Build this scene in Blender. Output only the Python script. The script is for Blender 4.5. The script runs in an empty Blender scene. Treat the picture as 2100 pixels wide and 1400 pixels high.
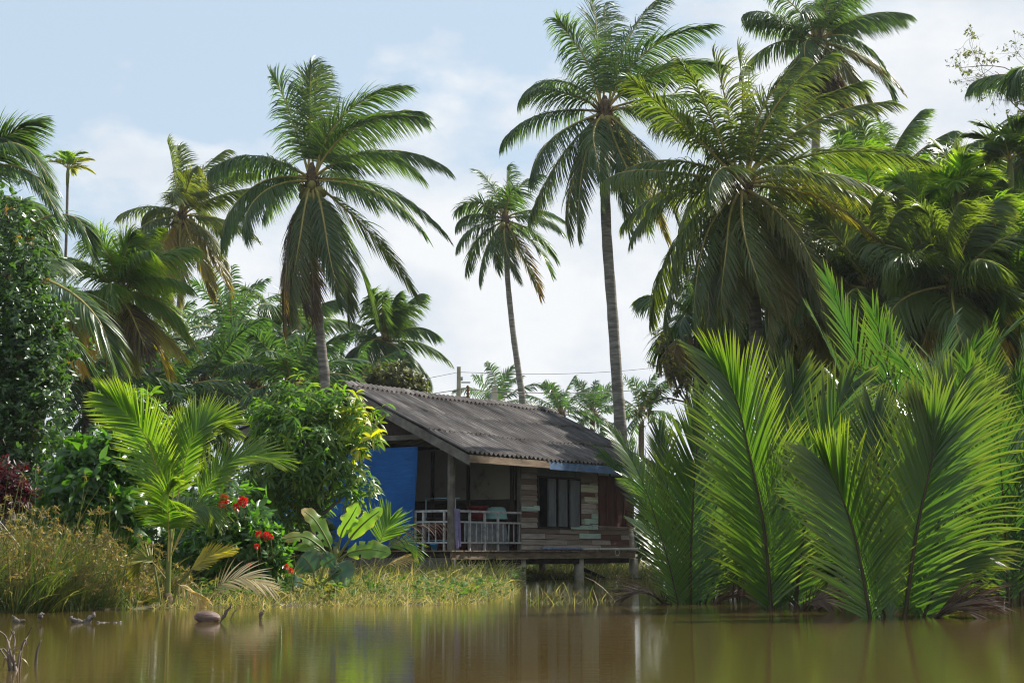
import bpy, math, random
import numpy as np
from mathutils import Matrix, Vector

R = math.radians
random.seed(7)
scene = bpy.context.scene
COL = scene.collection

# ------------------------------------------------------------------ camera maths
FPX = 3200.0                      # focal length in pixels of the 2100 px wide photograph
CAM_H = 0.9
PITCH = math.atan(428.0 / FPX)
cP, sP = math.cos(PITCH), math.sin(PITCH)


def P(px, py, Y):
    """World point at forward distance Y that the photograph shows at (px, py)."""
    dx, dy = (px - 1050.0) / FPX, (700.0 - py) / FPX
    fy, fz = cP - dy * sP, sP + dy * cP
    return np.array([dx * Y / fy, Y, CAM_H + fz * Y / fy])


def G(px, py, z=0.0):
    dx, dy = (px - 1050.0) / FPX, (700.0 - py) / FPX
    fy, fz = cP - dy * sP, sP + dy * cP
    t = (z - CAM_H) / fz
    return np.array([dx * t, fy * t, z])


def nz(v):
    v = np.asarray(v, float)
    return v / np.maximum(np.linalg.norm(v, axis=-1, keepdims=True), 1e-9)


# ------------------------------------------------------------------ mesh builder
class MB:
    def __init__(s):
        s.v, s.q, s.t, s.qm, s.tm, s.ti, s.ag, s.n = [], [], [], [], [], [], [], 0

    def add(s, v, q=None, t=None, mat=0, tint=0.5, age=0.0):
        v = np.asarray(v, float).reshape(-1, 3)
        k = len(v)
        s.v.append(v)
        s.ti.append(np.broadcast_to(np.asarray(tint, float), (k,)))
        s.ag.append(np.broadcast_to(np.asarray(age, float), (k,)))
        if q is not None and len(q):
            q = np.asarray(q, np.int64).reshape(-1, 4) + s.n
            s.q.append(q); s.qm.append(np.full(len(q), mat, np.int32))
        if t is not None and len(t):
            t = np.asarray(t, np.int64).reshape(-1, 3) + s.n
            s.t.append(t); s.tm.append(np.full(len(t), mat, np.int32))
        s.n += k

    def box(s, x0, x1, y0, y1, z0, z1, mat=0, tint=0.5, age=0.0, M=None):
        v = np.array([(x, y, z) for z in (z0, z1) for y in (y0, y1) for x in (x0, x1)], float)
        if M is not None:
            v = v @ np.asarray(M)[:3, :3].T + np.asarray(M)[:3, 3]
        s.add(v, [(0, 2, 3, 1), (4, 5, 7, 6), (0, 1, 5, 4), (2, 6, 7, 3), (0, 4, 6, 2), (1, 3, 7, 5)], None, mat, tint, age)

    def beam(s, p, q, w, h, mat=0, tint=0.5, up=(0, 0, 1)):
        p, q = np.asarray(p, float), np.asarray(q, float)
        d = nz(q - p); up = np.asarray(up, float)
        side = nz(np.cross(d, up)); u = np.cross(side, d)
        v = [c + side * a * w / 2 + u * b * h / 2 for c in (p, q) for b in (-1, 1) for a in (-1, 1)]
        s.add(v, [(0, 2, 3, 1), (4, 5, 7, 6), (0, 1, 5, 4), (2, 6, 7, 3), (0, 4, 6, 2), (1, 3, 7, 5)], None, mat, tint)

    def tube(s, pts, rad, sides=6, mat=0, tint=0.5, age=0.0, caps=True):
        pts = np.asarray(pts, float); n = len(pts)
        rad = np.broadcast_to(np.asarray(rad, float), (n,))
        T = nz(np.gradient(pts, axis=0))
        ref = np.array([0.31, 0.95, 0.05]) if abs(T[:, 2]).mean() > 0.5 else np.array([0.05, 0.1, 1.0])
        A = nz(np.cross(T, ref)); B = np.cross(T, A)
        th = np.arange(sides) * 2 * np.pi / sides
        v = pts[:, None] + rad[:, None, None] * (A[:, None] * np.cos(th)[None, :, None] + B[:, None] * np.sin(th)[None, :, None])
        i = np.arange(n - 1)[:, None] * sides; j = np.arange(sides)[None]; jn = (j + 1) % sides
        q = np.stack([i + j, i + jn, i + sides + jn, i + sides + j], -1).reshape(-1, 4)
        v = v.reshape(-1, 3); t = []
        if caps:
            v = np.vstack([v, pts[0], pts[-1]])
            a, b = n * sides, n * sides + 1
            for k in range(sides):
                t.append((a, (k + 1) % sides, k)); t.append((b, (n - 1) * sides + k, (n - 1) * sides + (k + 1) % sides))
        s.add(v, q, t, mat, tint, age)

    def lathe(s, prof, c=(0, 0, 0), sides=20, mat=0, tint=0.5, sq=1.0):
        prof = np.asarray(prof, float); n = len(prof)
        th = np.arange(sides) * 2 * np.pi / sides
        v = np.stack([prof[:, 0:1] * np.cos(th), prof[:, 0:1] * np.sin(th) * sq, np.repeat(prof[:, 1:2], sides, 1)], -1) + np.asarray(c)
        i = np.arange(n - 1)[:, None] * sides; j = np.arange(sides)[None]; jn = (j + 1) % sides
        q = np.stack([i + j, i + jn, i + sides + jn, i + sides + j], -1).reshape(-1, 4)
        s.add(v.reshape(-1, 3), q, None, mat, tint)

    def build(s, name, mats, parent=None, origin=None, smooth=True, M=None):
        v = np.vstack(s.v)
        o = np.zeros(3) if origin is None else np.asarray(origin, float)
        v = v - o
        me = bpy.data.meshes.new(name)
        q = np.vstack(s.q) if s.q else np.zeros((0, 4), np.int64)
        t = np.vstack(s.t) if s.t else np.zeros((0, 3), np.int64)
        nl = q.size + t.size; npoly = len(q) + len(t)
        me.vertices.add(len(v)); me.loops.add(nl); me.polygons.add(npoly)
        me.vertices.foreach_set('co', v.ravel().astype(np.float32))
        me.loops.foreach_set('vertex_index', np.concatenate([q.ravel(), t.ravel()]).astype(np.int32))
        tot = np.concatenate([np.full(len(q), 4), np.full(len(t), 3)]).astype(np.int32)
        me.polygons.foreach_set('loop_start', (np.cumsum(tot) - tot).astype(np.int32))
        mi = np.concatenate((s.qm or [np.zeros(0, np.int32)]) + (s.tm or [])).astype(np.int32)
        me.polygons.foreach_set('material_index', mi)
        me.polygons.foreach_set('use_smooth', np.full(npoly, smooth, bool))
        a = me.attributes.new('tint', 'FLOAT', 'POINT'); a.data.foreach_set('value', np.concatenate(s.ti).astype(np.float32))
        a = me.attributes.new('age', 'FLOAT', 'POINT'); a.data.foreach_set('value', np.concatenate(s.ag).astype(np.float32))
        for m in (mats if isinstance(mats, (list, tuple)) else [mats]):
            me.materials.append(m)
        me.update(); me.validate()
        ob = bpy.data.objects.new(name, me); COL.objects.link(ob)
        if parent is not None:
            ob.parent = parent
        elif origin is not None:
            ob.location = o
        return ob


def tag(o, label=None, cat=None, group=None, kind=None):
    if label: o['label'] = label
    if cat: o['category'] = cat
    if group: o['group'] = group
    if kind: o['kind'] = kind
    return o


def empty(name, loc, label, cat, group=None, rz=0.0):
    o = bpy.data.objects.new(name, None); COL.objects.link(o)
    o.location = loc; o.rotation_euler = (0, 0, rz); o.empty_display_size = 0.3
    return tag(o, label, cat, group)


# ------------------------------------------------------------------ materials
def newmat(name):
    m = bpy.data.materials.new(name); m.use_nodes = True
    nt = m.node_tree; nt.nodes.clear()
    out = nt.nodes.new('ShaderNodeOutputMaterial')
    return m, nt, out


def nd(nt, typ, **kw):
    n = nt.nodes.new(typ)
    for k, v in kw.items():
        if isinstance(v, bpy.types.NodeSocket):
            nt.links.new(v, n.inputs[k])
        elif k in n.inputs and not hasattr(type(n), k):
            n.inputs[k].default_value = v
        else:
            try: setattr(n, k, v)
            except Exception: n.inputs[k].default_value = v
    return n


def mixc(nt, f, a, b, mode='MIX'):
    n = nt.nodes.new('ShaderNodeMix'); n.data_type = 'RGBA'; n.blend_type = mode
    for i, x in ((0, f), (6, a), (7, b)):
        if isinstance(x, bpy.types.NodeSocket): nt.links.new(x, n.inputs[i])
        else: n.inputs[i].default_value = x if i == 0 else (*x, 1) if len(x) == 3 else x
    return n.outputs[2]


def attr(nt, name):
    n = nt.nodes.new('ShaderNodeAttribute'); n.attribute_name = name
    return n.outputs['Fac']


def math_(nt, op, a, b=0.0, clamp=False):
    n = nt.nodes.new('ShaderNodeMath'); n.operation = op; n.use_clamp = clamp
    for i, x in ((0, a), (1, b)):
        if isinstance(x, bpy.types.NodeSocket): nt.links.new(x, n.inputs[i])
        else: n.inputs[i].default_value = x
    return n.outputs[0]


def noise(nt, scale, detail=4.0, rough=0.55, coord='Object', sc=None):
    tc = nt.nodes.new('ShaderNodeTexCoord'); src = tc.outputs[coord]
    if sc is not None:
        mp = nt.nodes.new('ShaderNodeMapping'); mp.inputs['Scale'].default_value = sc
        nt.links.new(src, mp.inputs[0]); src = mp.outputs[0]
    n = nt.nodes.new('ShaderNodeTexNoise'); n.inputs['Scale'].default_value = scale
    n.inputs['Detail'].default_value = detail; n.inputs['Roughness'].default_value = rough
    nt.links.new(src, n.inputs['Vector'])
    return n.outputs['Fac']


def ramp(nt, fac, stops, interp='LINEAR'):
    n = nt.nodes.new('ShaderNodeValToRGB'); n.color_ramp.interpolation = interp
    el = n.color_ramp.elements
    while len(el) < len(stops): el.new(0.5)
    for e, (p, c) in zip(el, stops):
        e.position = p; e.color = (*c, 1) if len(c) == 3 else c
    nt.links.new(fac, n.inputs[0])
    return n.outputs[0]


def leaf_mat(name, c1, c2, old, tcol=(2.6, 2.9, 0.7), tfac=0.38, rough=0.38, spec=0.5, old2=None, body=0.85):
    m, nt, out = newmat(name)
    c1, c2 = tuple(x * body for x in c1), tuple(x * body for x in c2)
    tcol = tuple(x * 1.35 for x in tcol)
    c = mixc(nt, attr(nt, 'tint'), c1, c2)
    nf = noise(nt, 0.6, 2.0)
    c = mixc(nt, math_(nt, 'MULTIPLY', math_(nt, 'SUBTRACT', nf, 0.4, True), 1.2, True), c, tuple(x * 1.25 for x in c2))
    age = attr(nt, 'age')
    c = mixc(nt, math_(nt, 'MULTIPLY', age, 1.6, True), c, old)
    if old2 is None: old2 = (0.055, 0.036, 0.024)
    c = mixc(nt, math_(nt, 'MULTIPLY', math_(nt, 'SUBTRACT', age, 0.65, True), 3.0, True), c, old2)
    p = nd(nt, 'ShaderNodeBsdfPrincipled'); nt.links.new(c, p.inputs['Base Color'])
    p.inputs['Roughness'].default_value = rough
    p.inputs['Specular IOR Level'].default_value = spec
    tr = nt.nodes.new('ShaderNodeBsdfTranslucent')
    nt.links.new(mixc(nt, 1.0, c, tcol, 'MULTIPLY'), tr.inputs['Color'])
    mx = nt.nodes.new('ShaderNodeMixShader'); mx.inputs[0].default_value = tfac
    nt.links.new(p.outputs[0], mx.inputs[1]); nt.links.new(tr.outputs[0], mx.inputs[2])
    nt.links.new(mx.outputs[0], out.inputs[0])
    return m


def surf(name, stops, scale=4.0, rough=0.8, spec=0.3, sc=None, bump=0.3, bscale=None, detail=6.0, tintmix=None, metallic=0.0):
    """Noise coloured surface; tintmix = stops for the per-piece 'tint' attribute multiplied in."""
    m, nt, out = newmat(name)
    nf = noise(nt, scale, detail, 0.6, sc=sc)
    c = ramp(nt, nf, stops)
    if tintmix:
        c = mixc(nt, 1.0, c, ramp(nt, attr(nt, 'tint'), tintmix, 'LINEAR'), 'MULTIPLY')
    p = nd(nt, 'ShaderNodeBsdfPrincipled'); nt.links.new(c, p.inputs['Base Color'])
    p.inputs['Roughness'].default_value = rough; p.inputs['Specular IOR Level'].default_value = spec
    p.inputs['Metallic'].default_value = metallic
    if bump:
        b = nt.nodes.new('ShaderNodeBump'); b.inputs['Strength'].default_value = bump; b.inputs['Distance'].default_value = 0.02
        nt.links.new(noise(nt, bscale or scale * 3, 5.0, 0.6, sc=sc), b.inputs['Height']); nt.links.new(b.outputs[0], p.inputs['Normal'])
    nt.links.new(p.outputs[0], out.inputs[0])
    return m


M = {}
M['coco'] = leaf_mat('coconut_leaf', (0.040, 0.086, 0.032), (0.078, 0.132, 0.040), (0.22, 0.145, 0.03), tcol=(2.4, 2.4, 0.65), tfac=0.40, rough=0.36)
M['coco_warm'] = leaf_mat('warm_coconut_leaf', (0.052, 0.096, 0.026), (0.100, 0.145, 0.034), (0.28, 0.18, 0.03), tcol=(2.5, 2.3, 0.5), tfac=0.40, rough=0.36)
M['coco_bright'] = leaf_mat('young_palm_leaf', (0.075, 0.15, 0.018), (0.12, 0.21, 0.03), (0.42, 0.30, 0.06), tcol=(2.4, 2.4, 0.5), tfac=0.45, rough=0.36)
M['oil'] = leaf_mat('oil_palm_leaf', (0.030, 0.074, 0.030), (0.064, 0.120, 0.044), (0.22, 0.15, 0.04), tfac=0.3, rough=0.38)
M['nipa'] = leaf_mat('nipa_leaf', (0.026, 0.072, 0.014), (0.064, 0.125, 0.020), (0.27, 0.21, 0.05), tcol=(2.3, 2.55, 0.55), tfac=0.38, rough=0.27, spec=0.6)
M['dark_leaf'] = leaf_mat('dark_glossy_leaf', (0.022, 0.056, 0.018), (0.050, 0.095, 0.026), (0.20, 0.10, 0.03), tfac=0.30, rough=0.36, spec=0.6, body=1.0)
M['nipa_dark'] = leaf_mat('shaded_nipa_leaf', (0.028, 0.076, 0.028), (0.058, 0.118, 0.028), (0.22, 0.18, 0.04), tcol=(1.9, 2.2, 0.6), tfac=0.34, rough=0.25, spec=0.6)  # duller copy of the nipa leaf, shade of rear fronds put into colour
M['weed_leaf'] = leaf_mat('weed_leaf', (0.06, 0.13, 0.03), (0.12, 0.20, 0.045), (0.3, 0.22, 0.06), tcol=(1.7, 1.8, 0.5), tfac=0.35, rough=0.6, spec=0.2)
M['bush_leaf'] = leaf_mat('bush_leaf', (0.030, 0.085, 0.015), (0.070, 0.150, 0.022), (0.3, 0.22, 0.04), tfac=0.38, rough=0.28, spec=0.6)
M['mango'] = leaf_mat('mango_leaf', (0.042, 0.098, 0.018), (0.095, 0.165, 0.024), (0.30, 0.29, 0.02), tfac=0.38, rough=0.36, spec=0.55, old2=(0.40, 0.33, 0.02), body=1.0)
M['red_leaf'] = leaf_mat('red_leaf', (0.05, 0.009, 0.012), (0.09, 0.016, 0.018), (0.1, 0.04, 0.02), tcol=(2, 1, 1), tfac=0.3, rough=0.4)
M['olive_leaf'] = leaf_mat('olive_leaf', (0.070, 0.080, 0.030), (0.13, 0.125, 0.045), (0.22, 0.15, 0.06), tfac=0.3, rough=0.5)
M['grass'] = leaf_mat('bank_grass', (0.062, 0.100, 0.024), (0.140, 0.165, 0.048), (0.46, 0.385, 0.23), tcol=(1.6, 1.6, 0.6), tfac=0.38, rough=0.5, spec=0.3, old2=(0.24, 0.17, 0.09))
M['sedge'] = leaf_mat('sedge_blade', (0.040, 0.088, 0.018), (0.090, 0.140, 0.030), (0.24, 0.20, 0.085), tcol=(1.8, 1.8, 0.6), tfac=0.3, rough=0.45, spec=0.4, old2=(0.17, 0.105, 0.042))
M['banana'] = leaf_mat('banana_leaf', (0.090, 0.200, 0.050), (0.150, 0.260, 0.055), (0.42, 0.30, 0.11), tcol=(1.7, 1.8, 0.3), tfac=0.45, rough=0.42, spec=0.4, body=1.0)
M['taro'] = leaf_mat('broad_low_leaf', (0.030, 0.085, 0.045), (0.060, 0.130, 0.065), (0.3, 0.2, 0.06), tcol=(1.6, 2.0, 0.8), tfac=0.25, rough=0.3, spec=0.5)
M['dry'] = leaf_mat('dry_frond', (0.46, 0.40, 0.24), (0.58, 0.50, 0.30), (0.55, 0.36, 0.06), tcol=(1.1, 1.0, 0.7), tfac=0.3, rough=0.6, spec=0.2)
M['dead'] = leaf_mat('dead_frond', (0.10, 0.066, 0.05), (0.17, 0.12, 0.095), (0.2, 0.13, 0.08), tcol=(1, 0.9, 0.8), tfac=0.15, rough=0.7, spec=0.2)
M['petal'] = leaf_mat('red_petal', (0.62, 0.012, 0.010), (0.75, 0.03, 0.015), (0.6, 0.05, 0.02), tcol=(1.2, 1, 1), tfac=0.3, rough=0.5)
M['rachis'] = surf('palm_midrib', [(0.3, (0.24, 0.20, 0.05)), (0.7, (0.40, 0.31, 0.09))], 3, 0.5, bump=0)
M['nipa_rib'] = surf('nipa_midrib', [(0.3, (0.030, 0.024, 0.012)), (0.7, (0.075, 0.055, 0.022))], 3, 0.45, bump=0)
M['stem'] = surf('green_stem', [(0.3, (0.10, 0.14, 0.03)), (0.7, (0.20, 0.20, 0.06))], 3, 0.5, bump=0)
M['trunk'] = surf('palm_trunk', [(0.3, (0.10, 0.088, 0.074)), (0.5, (0.21, 0.19, 0.16)), (0.72, (0.36, 0.335, 0.29))], 3.5, 0.9, sc=(.6, .6, 3.2), bump=0.6, bscale=9)
M['fibre'] = surf('palm_fibre', [(0.3, (0.05, 0.035, 0.02)), (0.7, (0.16, 0.11, 0.06))], 9, 0.95, bump=0.6)
M['bark'] = surf('bark', [(0.3, (0.06, 0.05, 0.04)), (0.7, (0.17, 0.145, 0.115))], 5, 0.9, sc=(1, 1, 0.4), bump=0.6)
M['twig'] = surf('pale_twig', [(0.3, (0.10, 0.075, 0.055)), (0.7, (0.24, 0.19, 0.15))], 5, 0.9, bump=0)
M['nut'] = surf('green_coconut_husk', [(0.3, (0.15, 0.15, 0.035)), (0.7, (0.28, 0.24, 0.07))], 3, 0.5, bump=0.1)
M['nut_orange'] = surf('ripe_coconut_husk', [(0.3, (0.20, 0.09, 0.03)), (0.7, (0.33, 0.17, 0.05))], 3, 0.5, bump=0.1)
M['husk'] = surf('old_coconut_husk', [(0.3, (0.07, 0.045, 0.036)), (0.5, (0.20, 0.13, 0.105)), (0.7, (0.38, 0.29, 0.25))], 9, 0.7, sc=(0.3, 2, 2), bump=0.5)
M['wood_grey'] = surf('weathered_wood', [(0.3, (0.085, 0.072, 0.060)), (0.55, (0.17, 0.148, 0.125)), (0.75, (0.26, 0.235, 0.205))], 3.0, 0.9, sc=(1, 1, 1), bump=0.4, bscale=14)
M['rail'] = surf('white_worn_paint', [(0.3, (0.24, 0.22, 0.21)), (0.55, (0.48, 0.46, 0.45)), (0.8, (0.62, 0.60, 0.59))], 6, 0.7, bump=0.2)
M['concrete'] = surf('concrete', [(0.25, (0.30, 0.265, 0.20)), (0.5, (0.50, 0.45, 0.35)), (0.8, (0.60, 0.55, 0.44))], 3, 0.9, bump=0.3)
M['blue_board'] = surf('faded_blue_board', [(0.30, (0.10, 0.125, 0.16)), (0.52, (0.105, 0.19, 0.33)), (0.8, (0.17, 0.27, 0.43))], 3.5, 0.8, sc=(0.6, 1, 3), bump=0.2)
M['fascia'] = surf('brown_board', [(0.3, (0.13, 0.088, 0.055)), (0.55, (0.25, 0.18, 0.12)), (0.78, (0.36, 0.28, 0.20))], 3.0, 0.9, sc=(0.6, 1, 3), bump=0.3)
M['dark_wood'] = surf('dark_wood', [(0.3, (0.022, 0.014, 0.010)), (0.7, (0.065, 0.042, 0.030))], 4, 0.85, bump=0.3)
M['red_wood'] = surf('dark_red_paint', [(0.3, (0.12, 0.016, 0.014)), (0.7, (0.21, 0.03, 0.024))], 3, 0.6, bump=0.1)
M['panel'] = surf('cream_panel', [(0.30, (0.13, 0.11, 0.08)), (0.40, (0.33, 0.30, 0.22)), (0.8, (0.40, 0.365, 0.275))], 1.3, 0.85, bump=0.1, detail=8)
M['shutter'] = surf('grey_blue_shutter', [(0.3, (0.11, 0.12, 0.125)), (0.7, (0.215, 0.225, 0.235))], 4, 0.8, sc=(1, 1, 0.4), bump=0.2)
M['green_panel'] = surf('dull_green_panel', [(0.3, (0.10, 0.12, 0.10)), (0.7, (0.19, 0.21, 0.175))], 3, 0.8, bump=0.1)
M['pale_panel'] = surf('pale_panel', [(0.3, (0.38, 0.40, 0.36)), (0.7, (0.52, 0.54, 0.48))], 3, 0.8, bump=0.1)
M['purple'] = surf('purple_cloth', [(0.3, (0.15, 0.125, 0.24)), (0.7, (0.27, 0.23, 0.38))], 7, 0.95, bump=0.3)
M['bucket_red'] = surf('red_plastic', [(0.3, (0.20, 0.014, 0.024)), (0.7, (0.26, 0.02, 0.032))], 2, 0.4, bump=0)
M['bucket_mint'] = surf('mint_plastic', [(0.3, (0.34, 0.62, 0.56)), (0.7, (0.42, 0.70, 0.63))], 2, 0.4, bump=0)
M['pot_blue'] = surf('blue_plastic', [(0.3, (0.03, 0.19, 0.42)), (0.7, (0.04, 0.25, 0.50))], 2, 0.4, bump=0)
M['rack_blue'] = surf('pale_blue_paint', [(0.3, (0.20, 0.36, 0.42)), (0.7, (0.28, 0.46, 0.52))], 2, 0.5, bump=0)
M['pipe'] = surf('white_pipe', [(0.3, (0.55, 0.52, 0.44)), (0.7, (0.72, 0.70, 0.64))], 2, 0.4, bump=0)
M['blue_cloth'] = surf('blue_grey_cloth', [(0.3, (0.14, 0.19, 0.33)), (0.7, (0.30, 0.36, 0.50))], 5, 0.9, bump=0.2)
M['wire'] = surf('black_wire', [(0.3, (0.05, 0.05, 0.055)), (0.7, (0.07, 0.07, 0.075))], 2, 0.6, bump=0)
M['metal'] = surf('galvanised_steel', [(0.3, (0.30, 0.31, 0.32)), (0.7, (0.40, 0.41, 0.42))], 3, 0.45, bump=0, metallic=0.3)
M['brown'] = surf('brown_ceramic', [(0.3, (0.13, 0.06, 0.03)), (0.7, (0.2, 0.1, 0.05))], 3, 0.3, bump=0)
M['drift'] = surf('driftwood', [(0.3, (0.045, 0.036, 0.03)), (0.5, (0.14, 0.115, 0.095)), (0.72, (0.34, 0.30, 0.26))], 14, 0.9, bump=0.6)
M['grey_sheet'] = surf('grey_fibre_sheet', [(0.3, (0.14, 0.145, 0.15)), (0.7, (0.30, 0.31, 0.32))], 4, 0.85, bump=0.2)


def roof_mat():
    m, nt, out = newmat('old_fibre_cement_roof')
    a = noise(nt, 1.6, 7, 0.65, sc=(1.0, 0.22, 0.4)); b = noise(nt, 11.0, 5, 0.7, sc=(1.0, 0.10, 0.2))
    f = math_(nt, 'ADD', math_(nt, 'MULTIPLY', a, 0.55), math_(nt, 'MULTIPLY', b, 0.45))
    c = ramp(nt, f, [(0.34, (0.028, 0.025, 0.024)), (0.45, (0.072, 0.064, 0.060)), (0.55, (0.130, 0.118, 0.110)), (0.66, (0.32, 0.30, 0.275))])
    c = mixc(nt, 1.0, c, ramp(nt, attr(nt, 'tint'), [(0, (0.72, 0.70, 0.70)), (1, (1.25, 1.2, 1.18))]), 'MULTIPLY')
    p = nd(nt, 'ShaderNodeBsdfPrincipled'); nt.links.new(c, p.inputs['Base Color'])
    p.inputs['Roughness'].default_value = 0.85; p.inputs['Specular IOR Level'].default_value = 0.3
    bu = nt.nodes.new('ShaderNodeBump'); bu.inputs['Strength'].default_value = 0.5; bu.inputs['Distance'].default_value = 0.02
    nt.links.new(noise(nt, 30, 4), bu.inputs['Height']); nt.links.new(bu.outputs[0], p.inputs['Normal'])
    nt.links.new(p.outputs[0], out.inputs[0])
    return m


M['roof'] = roof_mat()


def plank_mat():
    m, nt, out = newmat('old_wall_planks')
    t = attr(nt, 'tint')
    c = ramp(nt, t, [(0.0, (0.30, 0.238, 0.19)), (0.22, (0.40, 0.33, 0.275)), (0.42, (0.21, 0.155, 0.12)), (0.62, (0.15, 0.072, 0.056)), (0.75, (0.48, 0.41, 0.355)),
                     (0.86, (0.50, 0.64, 0.55)), (0.95, (0.56, 0.58, 0.40))], 'CONSTANT')
    n1 = noise(nt, 4.5, 7, 0.7, sc=(0.25, 1, 2.2)); n2 = noise(nt, 14, 5, 0.7, sc=(0.12, 1, 2.0))
    f = math_(nt, 'ADD', math_(nt, 'MULTIPLY', n1, 0.6), math_(nt, 'MULTIPLY', n2, 0.4))
    c = mixc(nt, 1.0, c, ramp(nt, f, [(0.30, (0.40, 0.36, 0.34)), (0.50, (0.95, 0.95, 0.95)), (0.72, (1.35, 1.35, 1.35))]), 'MULTIPLY')
    p = nd(nt, 'ShaderNodeBsdfPrincipled'); nt.links.new(c, p.inputs['Base Color'])
    p.inputs['Roughness'].default_value = 0.9; p.inputs['Specular IOR Level'].default_value = 0.25
    bu = nt.nodes.new('ShaderNodeBump'); bu.inputs['Strength'].default_value = 0.4; bu.inputs['Distance'].default_value = 0.01
    nt.links.new(n2, bu.inputs['Height']); nt.links.new(bu.outputs[0], p.inputs['Normal'])
    nt.links.new(p.outputs[0], out.inputs[0])
    return m


M['plank'] = plank_mat()


def tarp_mat():
    m, nt, out = newmat('blue_tarpaulin')
    nf = noise(nt, 2.0, 4)
    c = ramp(nt, nf, [(0.3, (0.005, 0.115, 0.38)), (0.7, (0.008, 0.165, 0.52))])
    p = nd(nt, 'ShaderNodeBsdfPrincipled'); nt.links.new(c, p.inputs['Base Color'])
    p.inputs['Roughness'].default_value = 0.5; p.inputs['Specular IOR Level'].default_value = 0.3
    tr = nt.nodes.new('ShaderNodeBsdfTranslucent'); tr.inputs[0].default_value = (0.01, 0.17, 0.52, 1)
    bu = nt.nodes.new('ShaderNodeBump'); bu.inputs['Strength'].default_value = .7; bu.inputs['Distance'].default_value = .05
    nt.links.new(noise(nt, 2.2, 6, .6, sc=(1, .6, 2.4)), bu.inputs['Height']); nt.links.new(bu.outputs[0], p.inputs['Normal']); nt.links.new(bu.outputs[0], tr.inputs['Normal'])
    mx = nt.nodes.new('ShaderNodeMixShader'); mx.inputs[0].default_value = 0.35
    nt.links.new(p.outputs[0], mx.inputs[1]); nt.links.new(tr.outputs[0], mx.inputs[2]); nt.links.new(mx.outputs[0], out.inputs[0])
    return m


M['tarp'] = tarp_mat()


def water_mat():
    m, nt, out = newmat('muddy_water')
    nf = noise(nt, 0.08, 3)
    c = ramp(nt, nf, [(0.3, (0.068, 0.047, 0.013)), (0.7, (0.090, 0.064, 0.019))])
    p = nd(nt, 'ShaderNodeBsdfPrincipled'); nt.links.new(c, p.inputs['Base Color'])
    p.inputs['Roughness'].default_value = 0.035; p.inputs['IOR'].default_value = 1.33
    a = noise(nt, 2.4, 4, 0.55, sc=(0.42, 1.5, 1)); b = noise(nt, 9.0, 3, 0.6, sc=(0.5, 2.2, 1)); d = noise(nt, 0.5, 2, 0.5, sc=(1.0, 1.4, 1))
    h = math_(nt, 'ADD', math_(nt, 'ADD', math_(nt, 'MULTIPLY', a, 0.0020), math_(nt, 'MULTIPLY', b, 0.0008)), math_(nt, 'MULTIPLY', d, 0.0016))
    bu = nt.nodes.new('ShaderNodeBump'); bu.inputs['Strength'].default_value = 1.0; bu.inputs['Distance'].default_value = 1.0
    nt.links.new(h, bu.inputs['Height']); nt.links.new(bu.outputs[0], p.inputs['Normal'])
    nt.links.new(p.outputs[0], out.inputs[0])
    return m


M['water'] = water_mat()
M['soil'] = surf('bank_soil', [(0.3, (0.05, 0.04, 0.022)), (0.5, (0.085, 0.075, 0.035)), (0.7, (0.10, 0.11, 0.04))], 1.2, 0.95, bump=0.6, bscale=6)

# ------------------------------------------------------------------ plant geometry


def ribbons(mb, Pp, D, Wd, L, W, prof, grav=0.5, fold=0.0, tint=0.5, age=0.0, mat=0, Gv=(0, 0, -1), tip_age=0.0, flut=0.0, rng=None):
    N = len(Pp); K = len(prof)
    L = np.broadcast_to(np.asarray(L, float), (N,)); W = np.broadcast_to(np.asarray(W, float), (N,))
    grav = np.broadcast_to(np.asarray(grav, float), (N,)); tint = np.broadcast_to(np.asarray(tint, float), (N,)); age = np.broadcast_to(np.asarray(age, float), (N,))
    p = np.array(Pp, float); d = nz(D); Wd = np.broadcast_to(np.asarray(Wd, float), (N, 3)); Gv = np.asarray(Gv, float)
    rows = []; ages = []
    C = 3 if fold else 2
    for k in range(K):
        w = nz(Wd - (Wd * d).sum(1, keepdims=True) * d)
        half = w * (W * prof[k] / 2)[:, None]
        if fold:
            nrm = np.cross(d, w) * (W * prof[k] * fold)[:, None]
            rows.append(np.stack([p - half + nrm, p, p + half + nrm], 1))
        else:
            rows.append(np.stack([p - half, p + half], 1))
        ages.append(np.repeat((age + tip_age * (k / (K - 1)) ** 3)[:, None], C, 1))
        st = 1.0 / (K - 1)
        d = nz(d + Gv * (grav * st)[:, None])
        if flut: d = nz(d + rng.normal(0, flut, (N, 3)))
        p = p + d * (L * st)[:, None]
    V = np.stack(rows, 1)                      # N,K,C,3
    A = np.stack(ages, 1)
    base = np.arange(N)[:, None, None] * (K * C); kk = np.arange(K - 1)[None, :, None] * C; cc = np.arange(C - 1)[None, None]
    i = base + kk + cc
    q = np.stack([i, i + 1, i + C + 1, i + C], -1).reshape(-1, 4)
    mb.add(V.reshape(-1, 3), q, None, mat, np.repeat(tint, K * C), A.reshape(-1))


def catmull(pts, n=28):
    pts = np.asarray(pts, float)
    if len(pts) == 2:
        return pts[0] + (pts[1] - pts[0]) * np.linspace(0, 1, n)[:, None]
    e = np.vstack([2 * pts[0] - pts[1], pts, 2 * pts[-1] - pts[-2]])
    out = []
    m = len(pts) - 1
    for u in np.linspace(0, m - 1e-6, n):
        i = int(u); t = u - i; a, b, c, d = e[i:i + 4]
        out.append(0.5 * (2 * b + (c - a) * t + (2 * a - 5 * b + 4 * c - d) * t * t + (3 * b - a - 3 * c + d) * t ** 3))
    return np.array(out)


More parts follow.
